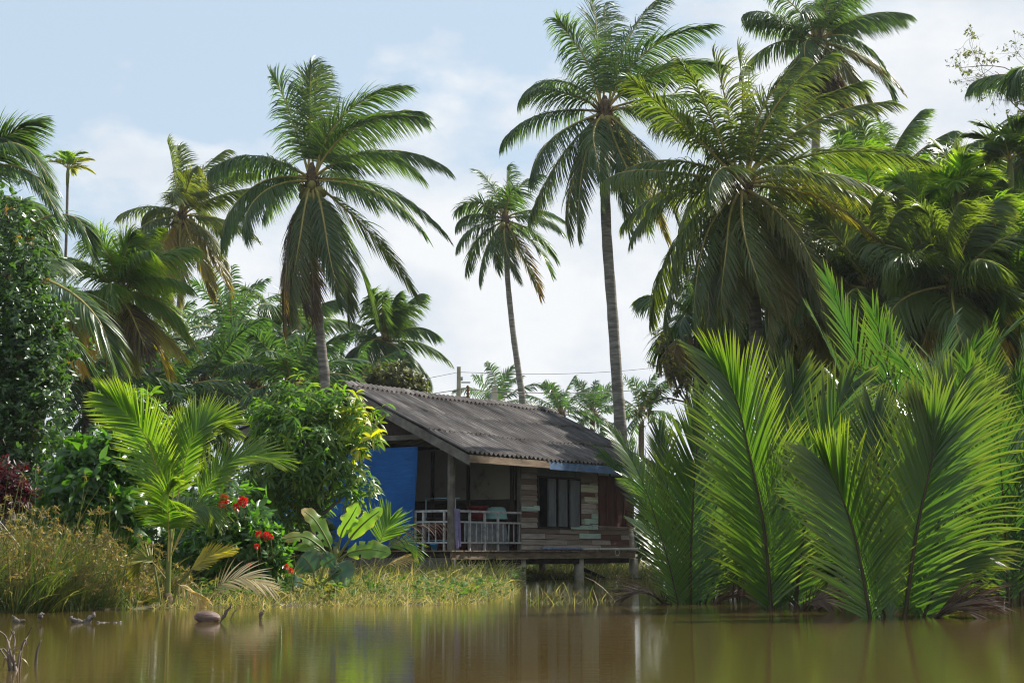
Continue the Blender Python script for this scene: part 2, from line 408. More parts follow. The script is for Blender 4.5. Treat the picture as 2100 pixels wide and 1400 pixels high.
def arc(base, az, e0, e1, L, pw=1.25, daz=0.0, n=24):
    t = np.linspace(0, 1, n)
    e = np.radians(e0 + (e1 - e0) * t ** pw); a = np.radians(az + daz * t)
    d = np.stack([np.cos(e) * np.cos(a), np.cos(e) * np.sin(a), np.sin(e)], 1)
    nrm = np.stack([-np.sin(e) * np.cos(a), -np.sin(e) * np.sin(a), np.cos(e)], 1)
    p = np.vstack([np.zeros(3), np.cumsum((d[1:] + d[:-1]) / 2 * (L / (n - 1)), 0)]) + np.asarray(base)
    return p, nrm


COCO = dict(n=124, ll=1.38, lw=0.043, a0=62, a1=14, vee=10, grav=1.3, K=5, fold=0.0, t0=0.12, r0=0.060, jit=0.13, lenp=[.5, .85, 1, .85, .5])
COCO_FAR = dict(COCO, n=92, lw=0.058, K=4)
OIL = dict(n=70, ll=0.98, lw=0.058, a0=60, a1=24, vee=0, grav=0.9, K=4, fold=0.0, t0=0.10, r0=0.05, jit=0.2, lenp=[.4, .8, 1, .85, .45])
YOUNG = dict(n=82, ll=0.98, lw=0.043, a0=52, a1=16, vee=8, grav=0.22, K=6, fold=0.16, t0=0.30, r0=0.018, jit=0.05, lenp=[.6, .95, 1, .8, .45])
NIPA = dict(n=78, ll=1.38, lw=0.043, a0=47, a1=12, vee=8, grav=0.36, K=7, fold=0.16, t0=0.05, r0=0.038, jit=0.04, wj=.08, lenp=[.55, .8, 1, .85, .42])
ARECA = dict(n=30, ll=0.55, lw=0.060, a0=55, a1=15, vee=15, grav=0.5, K=5, fold=0.0, t0=0.2, r0=0.02, jit=0.1, lenp=[.7, .95, 1, .85, .6])
WIND = (0.42, 0.08, -1.0)


def frond(mb, pts, nrm, pr, rng, age=0.0, twist=0.0, mat=0, rmat=1, rmb=None, scale=1.0, tip_age=0.0, Gv=WIND, keep=1.0, tint0=0.5, grav=None, n=None, roll=0.0):
    pts = np.asarray(pts, float); Kc = len(pts)
    T = nz(np.gradient(pts, axis=0))
    nrm = np.broadcast_to(np.asarray(nrm, float), (Kc, 3))
    S = nz(np.cross(T, nrm)); Nn = np.cross(S, T)
    tt = np.linspace(0, 1, Kc)
    if twist or roll:
        th = np.radians(roll + twist * tt)
        S, Nn = S * np.cos(th)[:, None] + Nn * np.sin(th)[:, None], Nn * np.cos(th)[:, None] - S * np.sin(th)[:, None]
    rr = pr['r0'] * scale * (1 - 0.86 * tt ** 0.8)
    (rmb or mb).tube(pts[::2] if Kc > 16 else pts, rr[::2] if Kc > 16 else rr, 5, 0 if rmb is not None else rmat, 0.5, min(age, 0.6), caps=False)
    n = int((n or pr['n']))
    for side in (-1, 1):
        t = pr['t0'] + (1 - pr['t0']) * (np.arange(n) + rng.uniform(0.2, 0.8, n)) / n
        if keep < 1: t = t[rng.random(len(t)) < keep]
        m = len(t)
        f = lambda A: np.stack([np.interp(t, tt, A[:, i]) for i in range(3)], 1)
        p, Tt, Ss, Nt = f(pts), nz(f(T)), nz(f(S)), nz(f(Nn))
        u = (t - pr['t0']) / (1 - pr['t0'])
        al = np.radians(pr['a0'] + (pr['a1'] - pr['a0']) * u ** 1.2) + rng.normal(0, pr['jit'] * 0.6, m)
        be = np.radians(pr['vee']) + rng.normal(0, pr['jit'], m)
        D = Tt * np.cos(al)[:, None] + Ss * (side * np.sin(al) * np.cos(be))[:, None] + Nt * (np.sin(al) * np.sin(be))[:, None]
        ll = pr['ll'] * scale * np.interp(u, [0, .08, .3, .7, 1], pr['lenp']) * rng.uniform(0.80, 1.10, m)
        g = (pr['grav'] if grav is None else grav) * rng.uniform(0.75, 1.25, m)
        ribbons(mb, p, D, Tt + rng.normal(0, pr.get('wj', .18), (m, 3)), ll, pr['lw'] * scale * rng.uniform(.85, 1.1, m),
                {4: [.7, 1, .75, .05], 5: [.6, 1, .9, .6, .05], 6: [.55, .95, 1, .85, .55, .04], 7: [.5, .9, 1, .95, .8, .5, .03]}[pr['K']],
                g, pr['fold'], np.clip(tint0 + rng.normal(0, .22, m), 0, 1), np.clip(age + rng.normal(0, .05, m) * (age > 0), 0, 1), mat, Gv, tip_age)


def palm_trunk(mb, pts, r0, r1, rng, rings=True, flare=True):
    c = catmull(pts, 40); t = np.linspace(0, 1, 40)
    rad = r0 + (r1 - r0) * t
    if flare: rad = rad * (1 + 0.5 * np.exp(-t * 14))
    if rings: rad = rad * (1 + 0.05 * np.sin(np.arange(40) * 2.1) * rng.uniform(.4, 1.2, 40))
    mb.tube(c, rad, 10)
    return c[-1]


def ellipsoid(mb, c, r, mat=0, tint=0.5, seg=10, squash=1.0, axis=None, rng=None):
    th = np.linspace(0, np.pi, 7)
    prof = np.stack([np.sin(th) * r, -np.cos(th) * r * squash], 1)
    mb.lathe(prof, c, seg, mat, tint)


def rnd(seed): return np.random.default_rng(seed)


def coco_list(rng, n, L, top=86, low=-62, bend=(45, 80), ages=True, az0=None):
    """Fronds of a coconut crown from the youngest (upright) to the oldest (hanging): az, e0, e1, L, age."""
    out = []; a0 = rng.uniform(0, 360) if az0 is None else az0
    for i in range(n):
        u = i / (n - 1)
        e0 = top + (low - top) * u ** 1.05 + rng.normal(0, 5)
        e1 = max(-88, e0 - rng.uniform(*bend) * (0.55 + 0.6 * min(1, u * 2)))
        age = 0.0
        if ages and u > 0.86: age = rng.choice([0.15, 0.35, 0.6, 0.95])
        elif ages and u > 0.7: age = rng.choice([0.0, 0.08, 0.2])
        out.append((a0 + i * 137.5 + rng.normal(0, 12), min(89, e0), e1, L * (0.78 + 0.3 * min(1, u * 3)) * rng.uniform(.9, 1.06), age))
    return out


def palm(name, label, cat, trunk_px, Y, fronds, pr, leaf, seed, r0=0.19, r1=0.13, group=None, nuts=0, nutmat='nut', scale=1.0, ground=0.4,
         far=False, tip_age=0.0, lean_y=0.0, trunkmat='trunk', windpull=0.10, tint0=0.5, twist_j=35, extra=None, fibre=True, keep=1.0):
    rng = rnd(seed)
    tp = [P(x, y, Y) for x, y in trunk_px]       # from crown downwards
    tp = tp[::-1]
    low = tp[0]
    if low[2] > ground + 0.2:
        d = (tp[1] - tp[0]) if len(tp) > 1 else np.array([0, 0, 1.0])
        d = d / max(d[2], 0.3)
        k = (low[2] - ground + 0.3)
        tp = [low - np.array([d[0] * k * 0.6, 0, k])] + tp
    root = empty(name, tp[0] + np.array([0, 0, 0.3]), label, cat, group)
    org = np.array(root.location)
    mb = MB(); top = palm_trunk(mb, tp, r0, r1, rng)
    mb.build('trunk', M[trunkmat], root, org)
    if fibre:
        fb = MB(); u = nz(tp[-1] - tp[-2])
        fb.tube([top - u * 0.5, top - u * .15, top + u * 0.25, top + u * .7], [r1 * .9, r1 * 1.9, r1 * 1.5, r1 * .4], 9)
        for k in range(26):
            a = rng.uniform(0, 2 * np.pi); o = np.array([np.cos(a), np.sin(a), 0]) * r1 * 1.4
            s0 = top + o - u * rng.uniform(-.1, .4)
            fb.beam(s0, s0 + o * rng.uniform(.8, 2.2) + np.array([0, 0, rng.uniform(.1, .4)]), .035, .015)
        fb.build('fibre_sheath', M['fibre'], root, org)
    for (az, e0, e1, L, age) in fronds:
        a = R(az); out = np.array([math.cos(a), math.sin(a), 0]) * r1 * 0.9
        h = np.array([0, 0, 0.25 * math.sin(R(e0)) + 0.05])
        c, nrm = arc(top + out + h, az, e0, e1, L, rng.uniform(1.1, 1.5), rng.normal(0, 10))
        t = np.linspace(0, 1, len(c))
        c = c + np.array([1, 0.15, 0]) * (windpull * L * t ** 2)[:, None]
        wv = np.stack([-np.sin(a) * np.ones_like(t), np.cos(a) * np.ones_like(t), .5 * np.ones_like(t)], 1)
        c = c + wv * (L * (.035 * np.sin(t * rng.uniform(3, 6) + rng.uniform(0, 6)) * t + rng.normal(0, .05) * t ** 2))[:, None]
        b = MB()
        frond(b, c, nrm, pr, rng, age, rng.normal(0, twist_j), 0, 1, None, scale, tip_age, tint0=tint0 + rng.normal(0, .14), keep=keep * (1 if age < .8 else .75) * (1 if rng.random() < .75 else rng.uniform(.7, .9)), grav=pr['grav'] * rng.uniform(.65, 1.35), roll=(rng.choice([-1, 1]) * rng.uniform(35, 90) if e0 > 58 else rng.normal(0, 12)))
        b.build('frond', [leaf, M['rachis']], root, org)
    for k in range(nuts):
        a = rng.uniform(0, 2 * np.pi); rr = r1 * rng.uniform(1.8, 3.6)
        c = top + np.array([math.cos(a) * rr, math.sin(a) * rr, -rng.uniform(.15, .75)])
        b = MB(); ellipsoid(b, c, rng.uniform(.125, .165), squash=1.15); b.build('coconut', M[nutmat], root, org)
    if extra: extra(root, org, top, rng)
    return root, top


def leaf_cloud(mb, C, Dt, per, ll, lw, rng, droop=0.4, spread=1.0, fold=0.15, prof=(.25, 1, .9, .05), age=0.0, mat=0, tint0=.5):
    """Whorls of PER leaves round twig tips C pointing along Dt."""
    n = len(C)
    Cc = np.repeat(C, per, 0); T = nz(np.repeat(Dt, per, 0))
    ref = nz(np.cross(T, np.array([0.3, 0.2, 0.93]) + rng.normal(0, .2, (n * per, 3)))); B = np.cross(T, ref)
    th = rng.uniform(0, 2 * np.pi, n * per)
    rad = ref * np.cos(th)[:, None] + B * np.sin(th)[:, None]
    D = nz(T * rng.uniform(.15, .9, n * per)[:, None] + rad * spread)
    L = ll * rng.uniform(.65, 1.15, n * per)
    Wd = np.cross(D, T) + rng.normal(0, .25, D.shape)
    ag = np.repeat(np.broadcast_to(np.asarray(age, float), (n,)), per)
    tn = np.clip(np.repeat(rng.normal(tint0, .2, n), per) + rng.normal(0, .15, n * per), 0, 1)
    ribbons(mb, Cc + T * rng.uniform(-.5, .3, n * per)[:, None] * ll, D, Wd, L, lw * rng.uniform(.8, 1.15, n * per), prof, droop, fold, tn, ag, mat)


def lobe_points(lobes, n, rng, shell=(0.55, 1.0), front=0.0):
    w = np.array([np.prod(l[1]) ** (2 / 3) for l in lobes]); w /= w.sum()
    idx = rng.choice(len(lobes), n, p=w)
    c = np.array([l[0] for l in lobes])[idx]; r = np.array([l[1] for l in lobes])[idx]
    d = nz(rng.normal(0, 1, (n, 3)))
    if front: d[:, 1] -= front; d = nz(d)
    k = rng.uniform(shell[0] ** 2, shell[1] ** 2, n) ** .5
    return c + d * r * k[:, None], d


def broad(name, label, cat, base, lobes, n, per, ll, lw, leaf, seed, droop=0.4, up=0.35, trunk_r=0.1, group=None, agef=None, spread=1.0, prof=(.25, 1, .9, .05), front=0.35,
          trunkname='trunk', crownname='crown', tint0=.5, shell=(.5, 1.0), bark='bark', fold=.15, ragged=.12):
    rng = rnd(seed); base = np.asarray(base, float)
    root = empty(name, base, label, cat, group)
    mb = MB()
    cen = np.mean([l[0] for l in lobes], 0)
    fork = base + (cen - base) * 0.45; fork[:2] = base[:2] + (cen - base)[:2] * .3
    mb.tube(catmull([base - [0, 0, .15], base * .5 + fork * .5 + rng.normal(0, .06, 3), fork], 10), np.linspace(trunk_r * 1.2, trunk_r * .8, 10), 7)
    for c, r in lobes:
        c = np.asarray(c)
        mid = fork * .5 + c * .5 + rng.normal(0, .12, 3)
        mb.tube(catmull([fork, mid, c], 8), np.linspace(trunk_r * .6, trunk_r * .15, 8), 5)
        for k in range(7):
            e = c + nz(rng.normal(0, 1, 3) + [0, -.3, .3]) * np.asarray(r) * .85
            mb.tube(catmull([c, (c + e) / 2 + rng.normal(0, .06, 3), e], 5), np.linspace(trunk_r * .18, trunk_r * .04, 5), 4, caps=False)
    mb.build(trunkname, M[bark], root, base)
    C, d = lobe_points(lobes, n, rng, shell, front)
    C = C + rng.normal(0, ragged, C.shape) * np.mean([np.mean(l[1]) for l in lobes])
    C[:, 2] = np.maximum(C[:, 2], base[2] + .05)
    b = MB()
    leaf_cloud(b, C, d * .6 + np.array([0, 0, up]) + rng.normal(0, .25, d.shape), per, ll, lw, rng, droop, spread, fold, prof, 0.0 if agef is None else agef(C, rng), 0, tint0)
    b.build(crownname, leaf, root, base)
    return root


def lobe_px(px, py, r, Y, dy=0.0, ry=None):
    s = Y / FPX
    rx = r[0] * s if isinstance(r, (tuple, list)) else r * s
    rz = r[1] * s if isinstance(r, (tuple, list)) else r * s
    return (P(px, py, Y + dy), np.array([rx, ry if ry else min(rx, rz) * .9, rz]))


# ------------------------------------------------------------------ ground and water
_xs = [-60, -10, -7, -5.2, -4.4, -3, -1.6, -.6, -.2, .1, .3, .6, 5, 6, 7, 8, 12, 60]
_ys = [22.4, 22.9, 23.5, 25.5, 25.9, 26.2, 26.6, 27.6, 30, 35, 45, 49.5, 51, 44, 36, 33.5, 31.5, 30.5]


def shore(x): return np.interp(x, _xs, _ys)


def gz(x, y):
    d = np.asarray(y, float) - shore(x)
    s = lambda v: np.clip(v, 0, 1) ** 2 * (3 - 2 * np.clip(v, 0, 1))
    return np.where(d > 0, 0.02 + 0.14 * s(d / 4) + 0.22 * s((d - 3) / 16), -0.8 * s(-d / 3) + 0.02)


def build_ground():
    xs = np.concatenate([[-2500, -600, -200, -90], np.arange(-45, 45.1, .5), [90, 200, 600, 2500]])
    ys = np.concatenate([[-400, -60, 0, 10, 16], np.arange(20, 62, .5), np.arange(62, 140, 4), [200, 400, 1000, 4000]])
    X, Y = np.meshgrid(xs, ys)
    Z = gz(X, Y) + 0.02 * np.sin(X * 1.7 + Y * .9) * np.sin(Y * 1.3 - X * .6) * (Y > shore(X))
    v = np.stack([X, Y, Z], -1).reshape(-1, 3); nx = len(xs)
    i = (np.arange(len(ys) - 1)[:, None] * nx + np.arange(nx - 1)[None]).reshape(-1)
    mb = MB(); mb.add(v, np.stack([i, i + 1, i + nx + 1, i + nx], -1))
    tag(mb.build('ground', M['soil']), kind='structure')
    mb = MB(); mb.add([(-2000, -300, 0), (2000, -300, 0), (2000, 75, 0), (-2000, 75, 0)], [(0, 1, 2, 3)])
    tag(mb.build('water', M['water']), kind='structure')


build_ground()

# ------------------------------------------------------------------ the house
HX, HY = -1.61, 42.9
UA = np.array([.585, .811]); VA = np.array([-.811, .585])
HROT = math.atan2(.811, .585)
house = empty('stilt_house', (HX, HY, 0), 'weathered wooden house on concrete stilts with corrugated roof and open porch', 'house', rz=HROT)


def H(a, b, z):
    return np.array([HX + UA[0] * a + VA[0] * b, HY + UA[1] * a + VA[1] * b, z])


def a_of(px, b):
    k = (px - 1050.0) / FPX * 0.991
    return (k * (HY + VA[1] * b) - (HX + VA[0] * b)) / (UA[0] - k * UA[1])


def b_of(px, a):
    k = (px - 1050.0) / FPX * 0.991
    return (k * (HY + UA[1] * a) - (HX + UA[0] * a)) / (VA[0] - k * VA[1])


def z_of(py, a, b):
    return P(1050, py, H(a, b, 0)[1])[2]


def hpart(mb, name, mat, parent=None, smooth=False):
    return mb.build(name, M[mat] if isinstance(mat, str) else mat, parent or house, None, smooth)


FLOOR = 0.90
ALEN = 9.5
RIDGE_B, RIDGE_Z, SL = 3.58, 5.60, 0.476
EAVE_B = -0.9
A0, A1 = -0.5, 10.1


def roofz(b): return RIDGE_Z - SL * (RIDGE_B - b) if b <= RIDGE_B else RIDGE_Z - 0.26 * (b - RIDGE_B)


def build_roof():
    rng = rnd(11); per = 0.215
    na = int((A1 - A0) / per * 8)
    a = np.linspace(A0, A1, na)
    mb = MB()
    wob = lambda aa, k: 0.02 * np.sin(aa * .9 + k) + 0.012 * np.sin(aa * 2.7 + 2 * k)
    for side in (0, 1):
        ends = [(RIDGE_B, 2.0), (2.12, .5), (.62, EAVE_B)] if side == 0 else [(RIDGE_B, 5.2), (5.08, 6.7), (6.58, 8.1)]
        for k, (b0, b1) in enumerate(ends):
            sheet = ((a - A0 + k * .37) / 0.88).astype(int)
            tin = rng.uniform(0, 1, 40)[sheet]; off = rng.normal(0, .009, 40)[sheet]; sh = rng.normal(0, .025, 40)[sheet]
            wave = 0.042 * np.cos(a / per * 2 * np.pi)
            rows = []
            for t in np.linspace(0, 1, 4):
                b = b0 + (b1 - b0) * t + sh * (t if k < 2 else t * .5)
                z = np.array([roofz(x) for x in b]) + wave + off + wob(a, 1) + (0.012 if t < 1 else 0.018) * (1 if k else 0) * (t) + 0.02 * t
                rows.append(np.stack([a, b, z], 1))
            v = np.stack(rows, 0).reshape(-1, 3); i = (np.arange(3)[:, None] * na + np.arange(na - 1)[None]).reshape(-1)
            mb.add(v, np.stack([i, i + 1, i + na + 1, i + na], -1), None, 0, np.tile(tin, 4))
    ro = hpart(mb, 'roof', 'roof', smooth=True)
    md = ro.modifiers.new('thick', 'SOLIDIFY'); md.thickness = 0.012; md.offset = 1
    mb = MB()
    rr = []
    w = .26
    a2 = np.linspace(A0 - .03, A1 + .03, na)
    wave = 0.042 * np.cos(a2 / per * 2 * np.pi)
    for (b, dz, wv) in ((RIDGE_B - w, .045, 1.2), (RIDGE_B - .09, .075, .7), (RIDGE_B, .10, .35), (RIDGE_B + .09, .085, .7), (RIDGE_B + w, .05, 1.2)):
        rr.append(np.stack([a2, np.full(na, b), np.full(na, roofz(b) + dz) + wave * wv + wob(a2, 1)], 1))
    v = np.stack(rr, 0).reshape(-1, 3); i = (np.arange(4)[:, None] * na + np.arange(na - 1)[None]).reshape(-1)
    mb.add(v, np.stack([i, i + 1, i + na + 1, i + na], -1), None, 0, 0.9)
    rc = mb.build('ridge_cap', M['roof'], ro, None, True)
    md = rc.modifiers.new('thick', 'SOLIDIFY'); md.thickness = 0.012; md.offset = 1


build_roof()


def build_house():
    rng = rnd(21)
    # fascia and bargeboards
    zf = roofz(EAVE_B + .04) - .035
    ab = a_of(1130, EAVE_B)
    mb = MB(); mb.box(A0 + .05, ab, EAVE_B + .02, EAVE_B + .055, zf - .20, zf); hpart(mb, 'fascia_board', 'fascia')
    mb = MB(); mb.box(ab + .004, A1 - .03, EAVE_B + .023, EAVE_B + .058, zf - .235, zf - .006); tag(hpart(mb, 'fascia_board', 'blue_board'), 'faded blue eave board')
    for (b0, b1) in ((EAVE_B + .0, RIDGE_B), (RIDGE_B, 8.05)):
        mb = MB(); z0, z1 = roofz(b0) - .03, roofz(b1) - .03
        hgt = .27
        v = [(x, b, z) for x in (A0 + .02, A0 + .05) for (b, z) in ((b0, z0), (b1, z1), (b1, z1 - hgt), (b0, z0 - hgt))]
        mb.add(v, [(0, 1, 2, 3), (7, 6, 5, 4), (0, 4, 5, 1), (1, 5, 6, 2), (2, 6, 7, 3), (3, 7, 4, 0)]); hpart(mb, 'bargeboard', 'wood_grey')
    # rafters and purlins under the roof
    for a in np.arange(0.1, 9.6, 1.55):
        mb = MB(); mb.beam((a, EAVE_B + .1, roofz(EAVE_B + .1) - .09), (a, RIDGE_B - .03, roofz(RIDGE_B - .03) - .09), .05, .09); hpart(mb, 'rafter', 'dark_wood')
    # gable infill and tie beam
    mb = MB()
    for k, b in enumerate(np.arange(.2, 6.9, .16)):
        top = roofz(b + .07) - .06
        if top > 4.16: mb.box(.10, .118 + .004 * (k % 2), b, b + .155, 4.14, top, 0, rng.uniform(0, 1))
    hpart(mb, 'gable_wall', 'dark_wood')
    mb = MB(); mb.box(-.02, .09, .75, 7.1, 3.98, 4.12); hpart(mb, 'tie_beam', 'wood_grey')
    mb = MB(); mb.box(.25, 9.4, .16, .24, 3.62, 3.74); hpart(mb, 'wall_plate', 'dark_wood')
    # posts
    for (a, b, w, top) in ((.03, .06, .20, 3.84), (.05, 2.6, .14, 3.97), (.05, 4.9, .14, 3.97), (.05, 7.0, .16, 3.97)):
        mb = MB()
        if b < 1:
            mb.tube([(a + .06, b + .08, FLOOR - .22), (a + .05, b + .07, 2.0), (a + .08, b + .09, 3.2), (a + .07, b + .08, top)], [.115, .105, .11, .10], 9)
        else: mb.box(a, a + w, b, b + w, FLOOR, top)
        hpart(mb, 'post', 'wood_grey')
    # piles
    for (px, b) in ((1068, .25), (1187, .25), (1299, .25)):
        mb = MB(); a = a_of(px, b); mb.tube([(a, b, -.9), (a, b, 0.0), (a, b, .64)], [.155, .15, .15], 16); hpart(mb, 'pile', 'concrete', smooth=True)
    for a in (.4, 3.4, 6.4, 9.2):
        for b in (3.4, 6.6):
            mb = MB(); mb.tube([(a, b, -.9), (a, b, .64)], .13, 12); hpart(mb, 'pile', 'concrete', smooth=True)
    mb = MB(); mb.box(.01, .10, -.02, .07, -.2, .66); hpart(mb, 'stilt_post', 'wood_grey')
    # deck
    mb = MB(); a = -.12
    while a < ALEN:
        w = rng.uniform(.11, .16); mb.box(a, a + w - .012, -.07 + rng.normal(0, .022), 7.2, FLOOR - .035 + rng.normal(0, .003), FLOOR, 0, rng.uniform(0, 1)); a += w
    hpart(mb, 'deck', 'fascia')
    mb = MB(); mb.box(-.05, ALEN, -.005, .06, .665, .862); hpart(mb, 'deck_beam', 'fascia')
    mb = MB(); mb.box(.1, ALEN - .1, .16, .28, .50, .655); hpart(mb, 'deck_beam', 'dark_wood')
    for b in (3.4, 6.6):
        mb = MB(); mb.box(.1, ALEN - .1, b - .06, b + .06, .645, .86); hpart(mb, 'deck_beam', 'dark_wood')
    mb = MB(); mb.box(-.03, .03, .09, 7.2, .12, .70); hpart(mb, 'skirt_board', 'wood_grey')
    mb = MB(); mb.box(-.045, .035, .075, 7.2, .715, .86); hpart(mb, 'deck_beam', 'dark_wood')
    # plank wall on the river side
    WB = .15
    aw0 = a_of(1066, WB); aw1 = ALEN - .12
    wa0, wa1 = a_of(1101, WB), a_of(1190, WB)
    da0, da1 = a_of(1226, WB), a_of(1300, WB)
    wz0, wz1 = z_of(1079, wa0, WB), z_of(978, wa0, WB)
    tz = z_of(949, wa0, WB)
    dz0 = z_of(1079, da0, WB)
    rows = np.linspace(FLOOR + .01, 3.62, 18)
    mb = MB()
    # mint and cream pieces: (px0, px1, py0, py1) seen on the wall
    pieces = [(1066, 1092, 1036, 1047, .88), (1092, 1104, 1036, 1047, .88), (1189, 1224, 994, 1008, .97), (1196, 1224, 1018, 1029, .97), (1211, 1224, 1053, 1063, .88),
              (1196, 1207, 1063, 1075, .88), (1207, 1224, 1063, 1074, .88), (1168, 1212, 1077, 1085, .88), (1212, 1224, 1075, 1086, .88), (1186, 1229, 1095, 1104, .88)]
    for i in range(len(rows) - 1):
        z0, z1 = rows[i], rows[i + 1]; zc = (z0 + z1) / 2
        a = aw0
        while a < aw1 - .02:
            L = rng.uniform(.9, 2.6) if zc < wz0 - .02 else (1.3 if a < wa0 else rng.uniform(.4, 1.3))
            b = min(a + L, aw1)
            for (h0, h1, lo, hi) in ((wa0, wa1, wz0, 3.62), (da0, da1, dz0, 3.4)):
                if lo < zc < hi:
                    if a < h0 < b: b = h0
                    if h0 - 1e-6 <= a < h1 - 1e-6: a = None; nxt = h1; break
            if a is None: a = nxt; continue
            b = min(b, aw1)
            if b - a > .03:
                t = rng.choice([.05, .1, .3, .3, .5, .5, .68, .8])
                tilt = rng.normal(0, .006)
                off = rng.normal(0, .004)
                v = []
                for (y, dzz) in ((WB - .012 + off, 0), (WB + .02, 0)):
                    v += [(a + .004, y - (.026 if y < WB else 0), z0 + .002), (b - .004, y - (.026 if y < WB else 0), z0 + .002 + tilt), (b - .004, y, z1 - .006 + tilt), (a + .004, y, z1 - .006)]
                mb.add(v, [(0, 1, 2, 3), (7, 6, 5, 4), (0, 4, 5, 1), (1, 5, 6, 2), (2, 6, 7, 3), (3, 7, 4, 0)], None, 0, t)
            a = b
    for (x0, x1, y0, y1, t) in pieces:
        p0, p1 = a_of(x0, WB), a_of(x1, WB); z1, z0 = z_of(y0, p0, WB), z_of(y1, p0, WB)
        tl = rng.normal(0, .008)
        mb.box(p0 + .006, p1 - .006, WB - .062, WB - .022, z0 + .006, z1 - .004 + tl, 0, t)
    hpart(mb, 'plank_wall', M['plank'])
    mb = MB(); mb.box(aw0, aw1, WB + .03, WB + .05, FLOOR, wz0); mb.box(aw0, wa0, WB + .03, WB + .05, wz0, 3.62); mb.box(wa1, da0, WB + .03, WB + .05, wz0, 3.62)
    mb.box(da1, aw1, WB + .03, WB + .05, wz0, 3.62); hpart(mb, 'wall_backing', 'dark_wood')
    mb = MB(); mb.box(aw0 - .075, aw0 - .005, WB - .06, WB + .05, FLOOR, 3.62); hpart(mb, 'corner_board', 'wood_grey')
    # window with shutters
    wf = MB()
    for (x0, x1, z0, z1) in ((wa0, wa1, wz0 - .06, wz0 - .002), (wa0, wa1, wz1 + .002, wz1 + .05), (wa0, wa0 + .05, wz0, wz1), (wa1 - .05, wa1, wz0, wz1)):
        wf.box(x0, x1, WB - .05, WB + .06, z0, z1)
    win = hpart(wf, 'window', 'dark_wood')
    mid = (wa0 + wa1) / 2 + .05
    mb = MB(); mb.box(wa0 + .01, mid - .02, WB - .02, WB + .01, wz1 + .055, 3.60); mb.box(mid + .02, wa1 - .3, WB - .02, WB + .01, wz1 + .055, 3.60)
    mb.box(wa1 - .28, wa1 - .01, WB - .02, WB + .01, wz1 + .055, 3.60); mb.build('transom_panel', M['green_panel'], win, None, False)

    def shutter(ahinge, width, ang, parent):
        s = MB(); hgt = wz1 - wz0 - .03
        Mx = Matrix.Translation((ahinge, WB - .06, wz0 + .01)) @ Matrix.Rotation(R(ang), 4, 'Z')
        s.box(0, width, -.012, .010, .02, hgt - .02, M=Mx)
        for (x0, x1, z0, z1) in ((0, .075, 0, hgt), (width - .075, width, 0, hgt), (.075, width - .075, 0, .09), (.075, width - .075, hgt - .09, hgt), (.075, width - .075, hgt * .5, hgt * .5 + .08),
                                 (.075, width - .075, .24, .28)):
            s.box(x0, x1, -.026, .022, z0 + .001, z1 - .001, M=Mx)
        return s.build('shutter', M['shutter'], parent, None, False)
    shutter(a_of(1120.5, WB), .40, 0, win)
    shutter(a_of(1142.5, WB), .44, 0, win)
    shutter(a_of(1166, WB), .50, 0, win)
    # closed double door behind the palms
    dr = MB(); dr.box(da0, da1, WB - .02, WB + .03, dz0, 3.22)
    for k in range(4):
        x0 = da0 + .05 + k * (da1 - da0 - .1) / 4; x1 = x0 + (da1 - da0 - .1) / 4 - .03
        for (x, y) in ((x0, x0 + .07), (x1 - .07, x1)): dr.box(x, y, WB - .045, WB - .022, dz0 + .03, 3.2)
    hpart(dr, 'shuttered_window', surf('dark_red_wood', [(0.3, (0.055, 0.020, 0.015)), (0.7, (0.12, 0.045, 0.03))], 4, 0.8, sc=(1, 1, .3), bump=.2))
    mb = MB()
    for k in range(3):
        x0 = da0 + .03 + k * .75; mb.box(x0, x0 + .6, WB - .04, WB - .01, 3.24, 3.58)
    hpart(mb, 'transom_panel', 'pale_panel')
    mb = MB(); mb.box(da0 - .04, aw1, WB - .09, WB + .0, dz0 - .05, dz0 - .003); hpart(mb, 'window_sill', 'fascia')
    # porch end wall (parallel to the gable)
    AW = aw0 + .02
    mb = MB(); mb.box(AW, AW + .04, WB + .2, 7.0, 2.36, 3.94); hpart(mb, 'panel_wall', 'panel')
    mb = MB(); mb.box(AW + .002, AW + .045, WB + .2, 7.0, 1.75, 2.355); hpart(mb, 'panel_wall', 'dark_wood')
    mb = MB(); mb.box(AW, AW + .05, WB + .2, 7.0, FLOOR, 1.745); hpart(mb, 'panel_wall', 'red_wood')
    for (px, w) in ((1055, .13), (964, .11), (890, .11)):
        b = b_of(px, AW); mb = MB(); mb.box(AW - .05, AW - .002, b, b + w, FLOOR, 3.86); hpart(mb, 'wall_stud', 'dark_wood')
    mb = MB(); mb.box(AW - .04, AW - .003, WB + .35, 7.0, 2.30, 2.39); hpart(mb, 'wall_rail', 'dark_wood')
    # side and rear walls closing the rooms
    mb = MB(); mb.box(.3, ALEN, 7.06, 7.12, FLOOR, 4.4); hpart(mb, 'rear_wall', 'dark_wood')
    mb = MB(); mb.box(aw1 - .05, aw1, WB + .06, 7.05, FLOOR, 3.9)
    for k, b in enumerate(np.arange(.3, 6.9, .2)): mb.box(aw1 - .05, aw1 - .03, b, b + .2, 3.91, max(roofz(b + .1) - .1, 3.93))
    hpart(mb, 'end_wall', 'dark_wood')

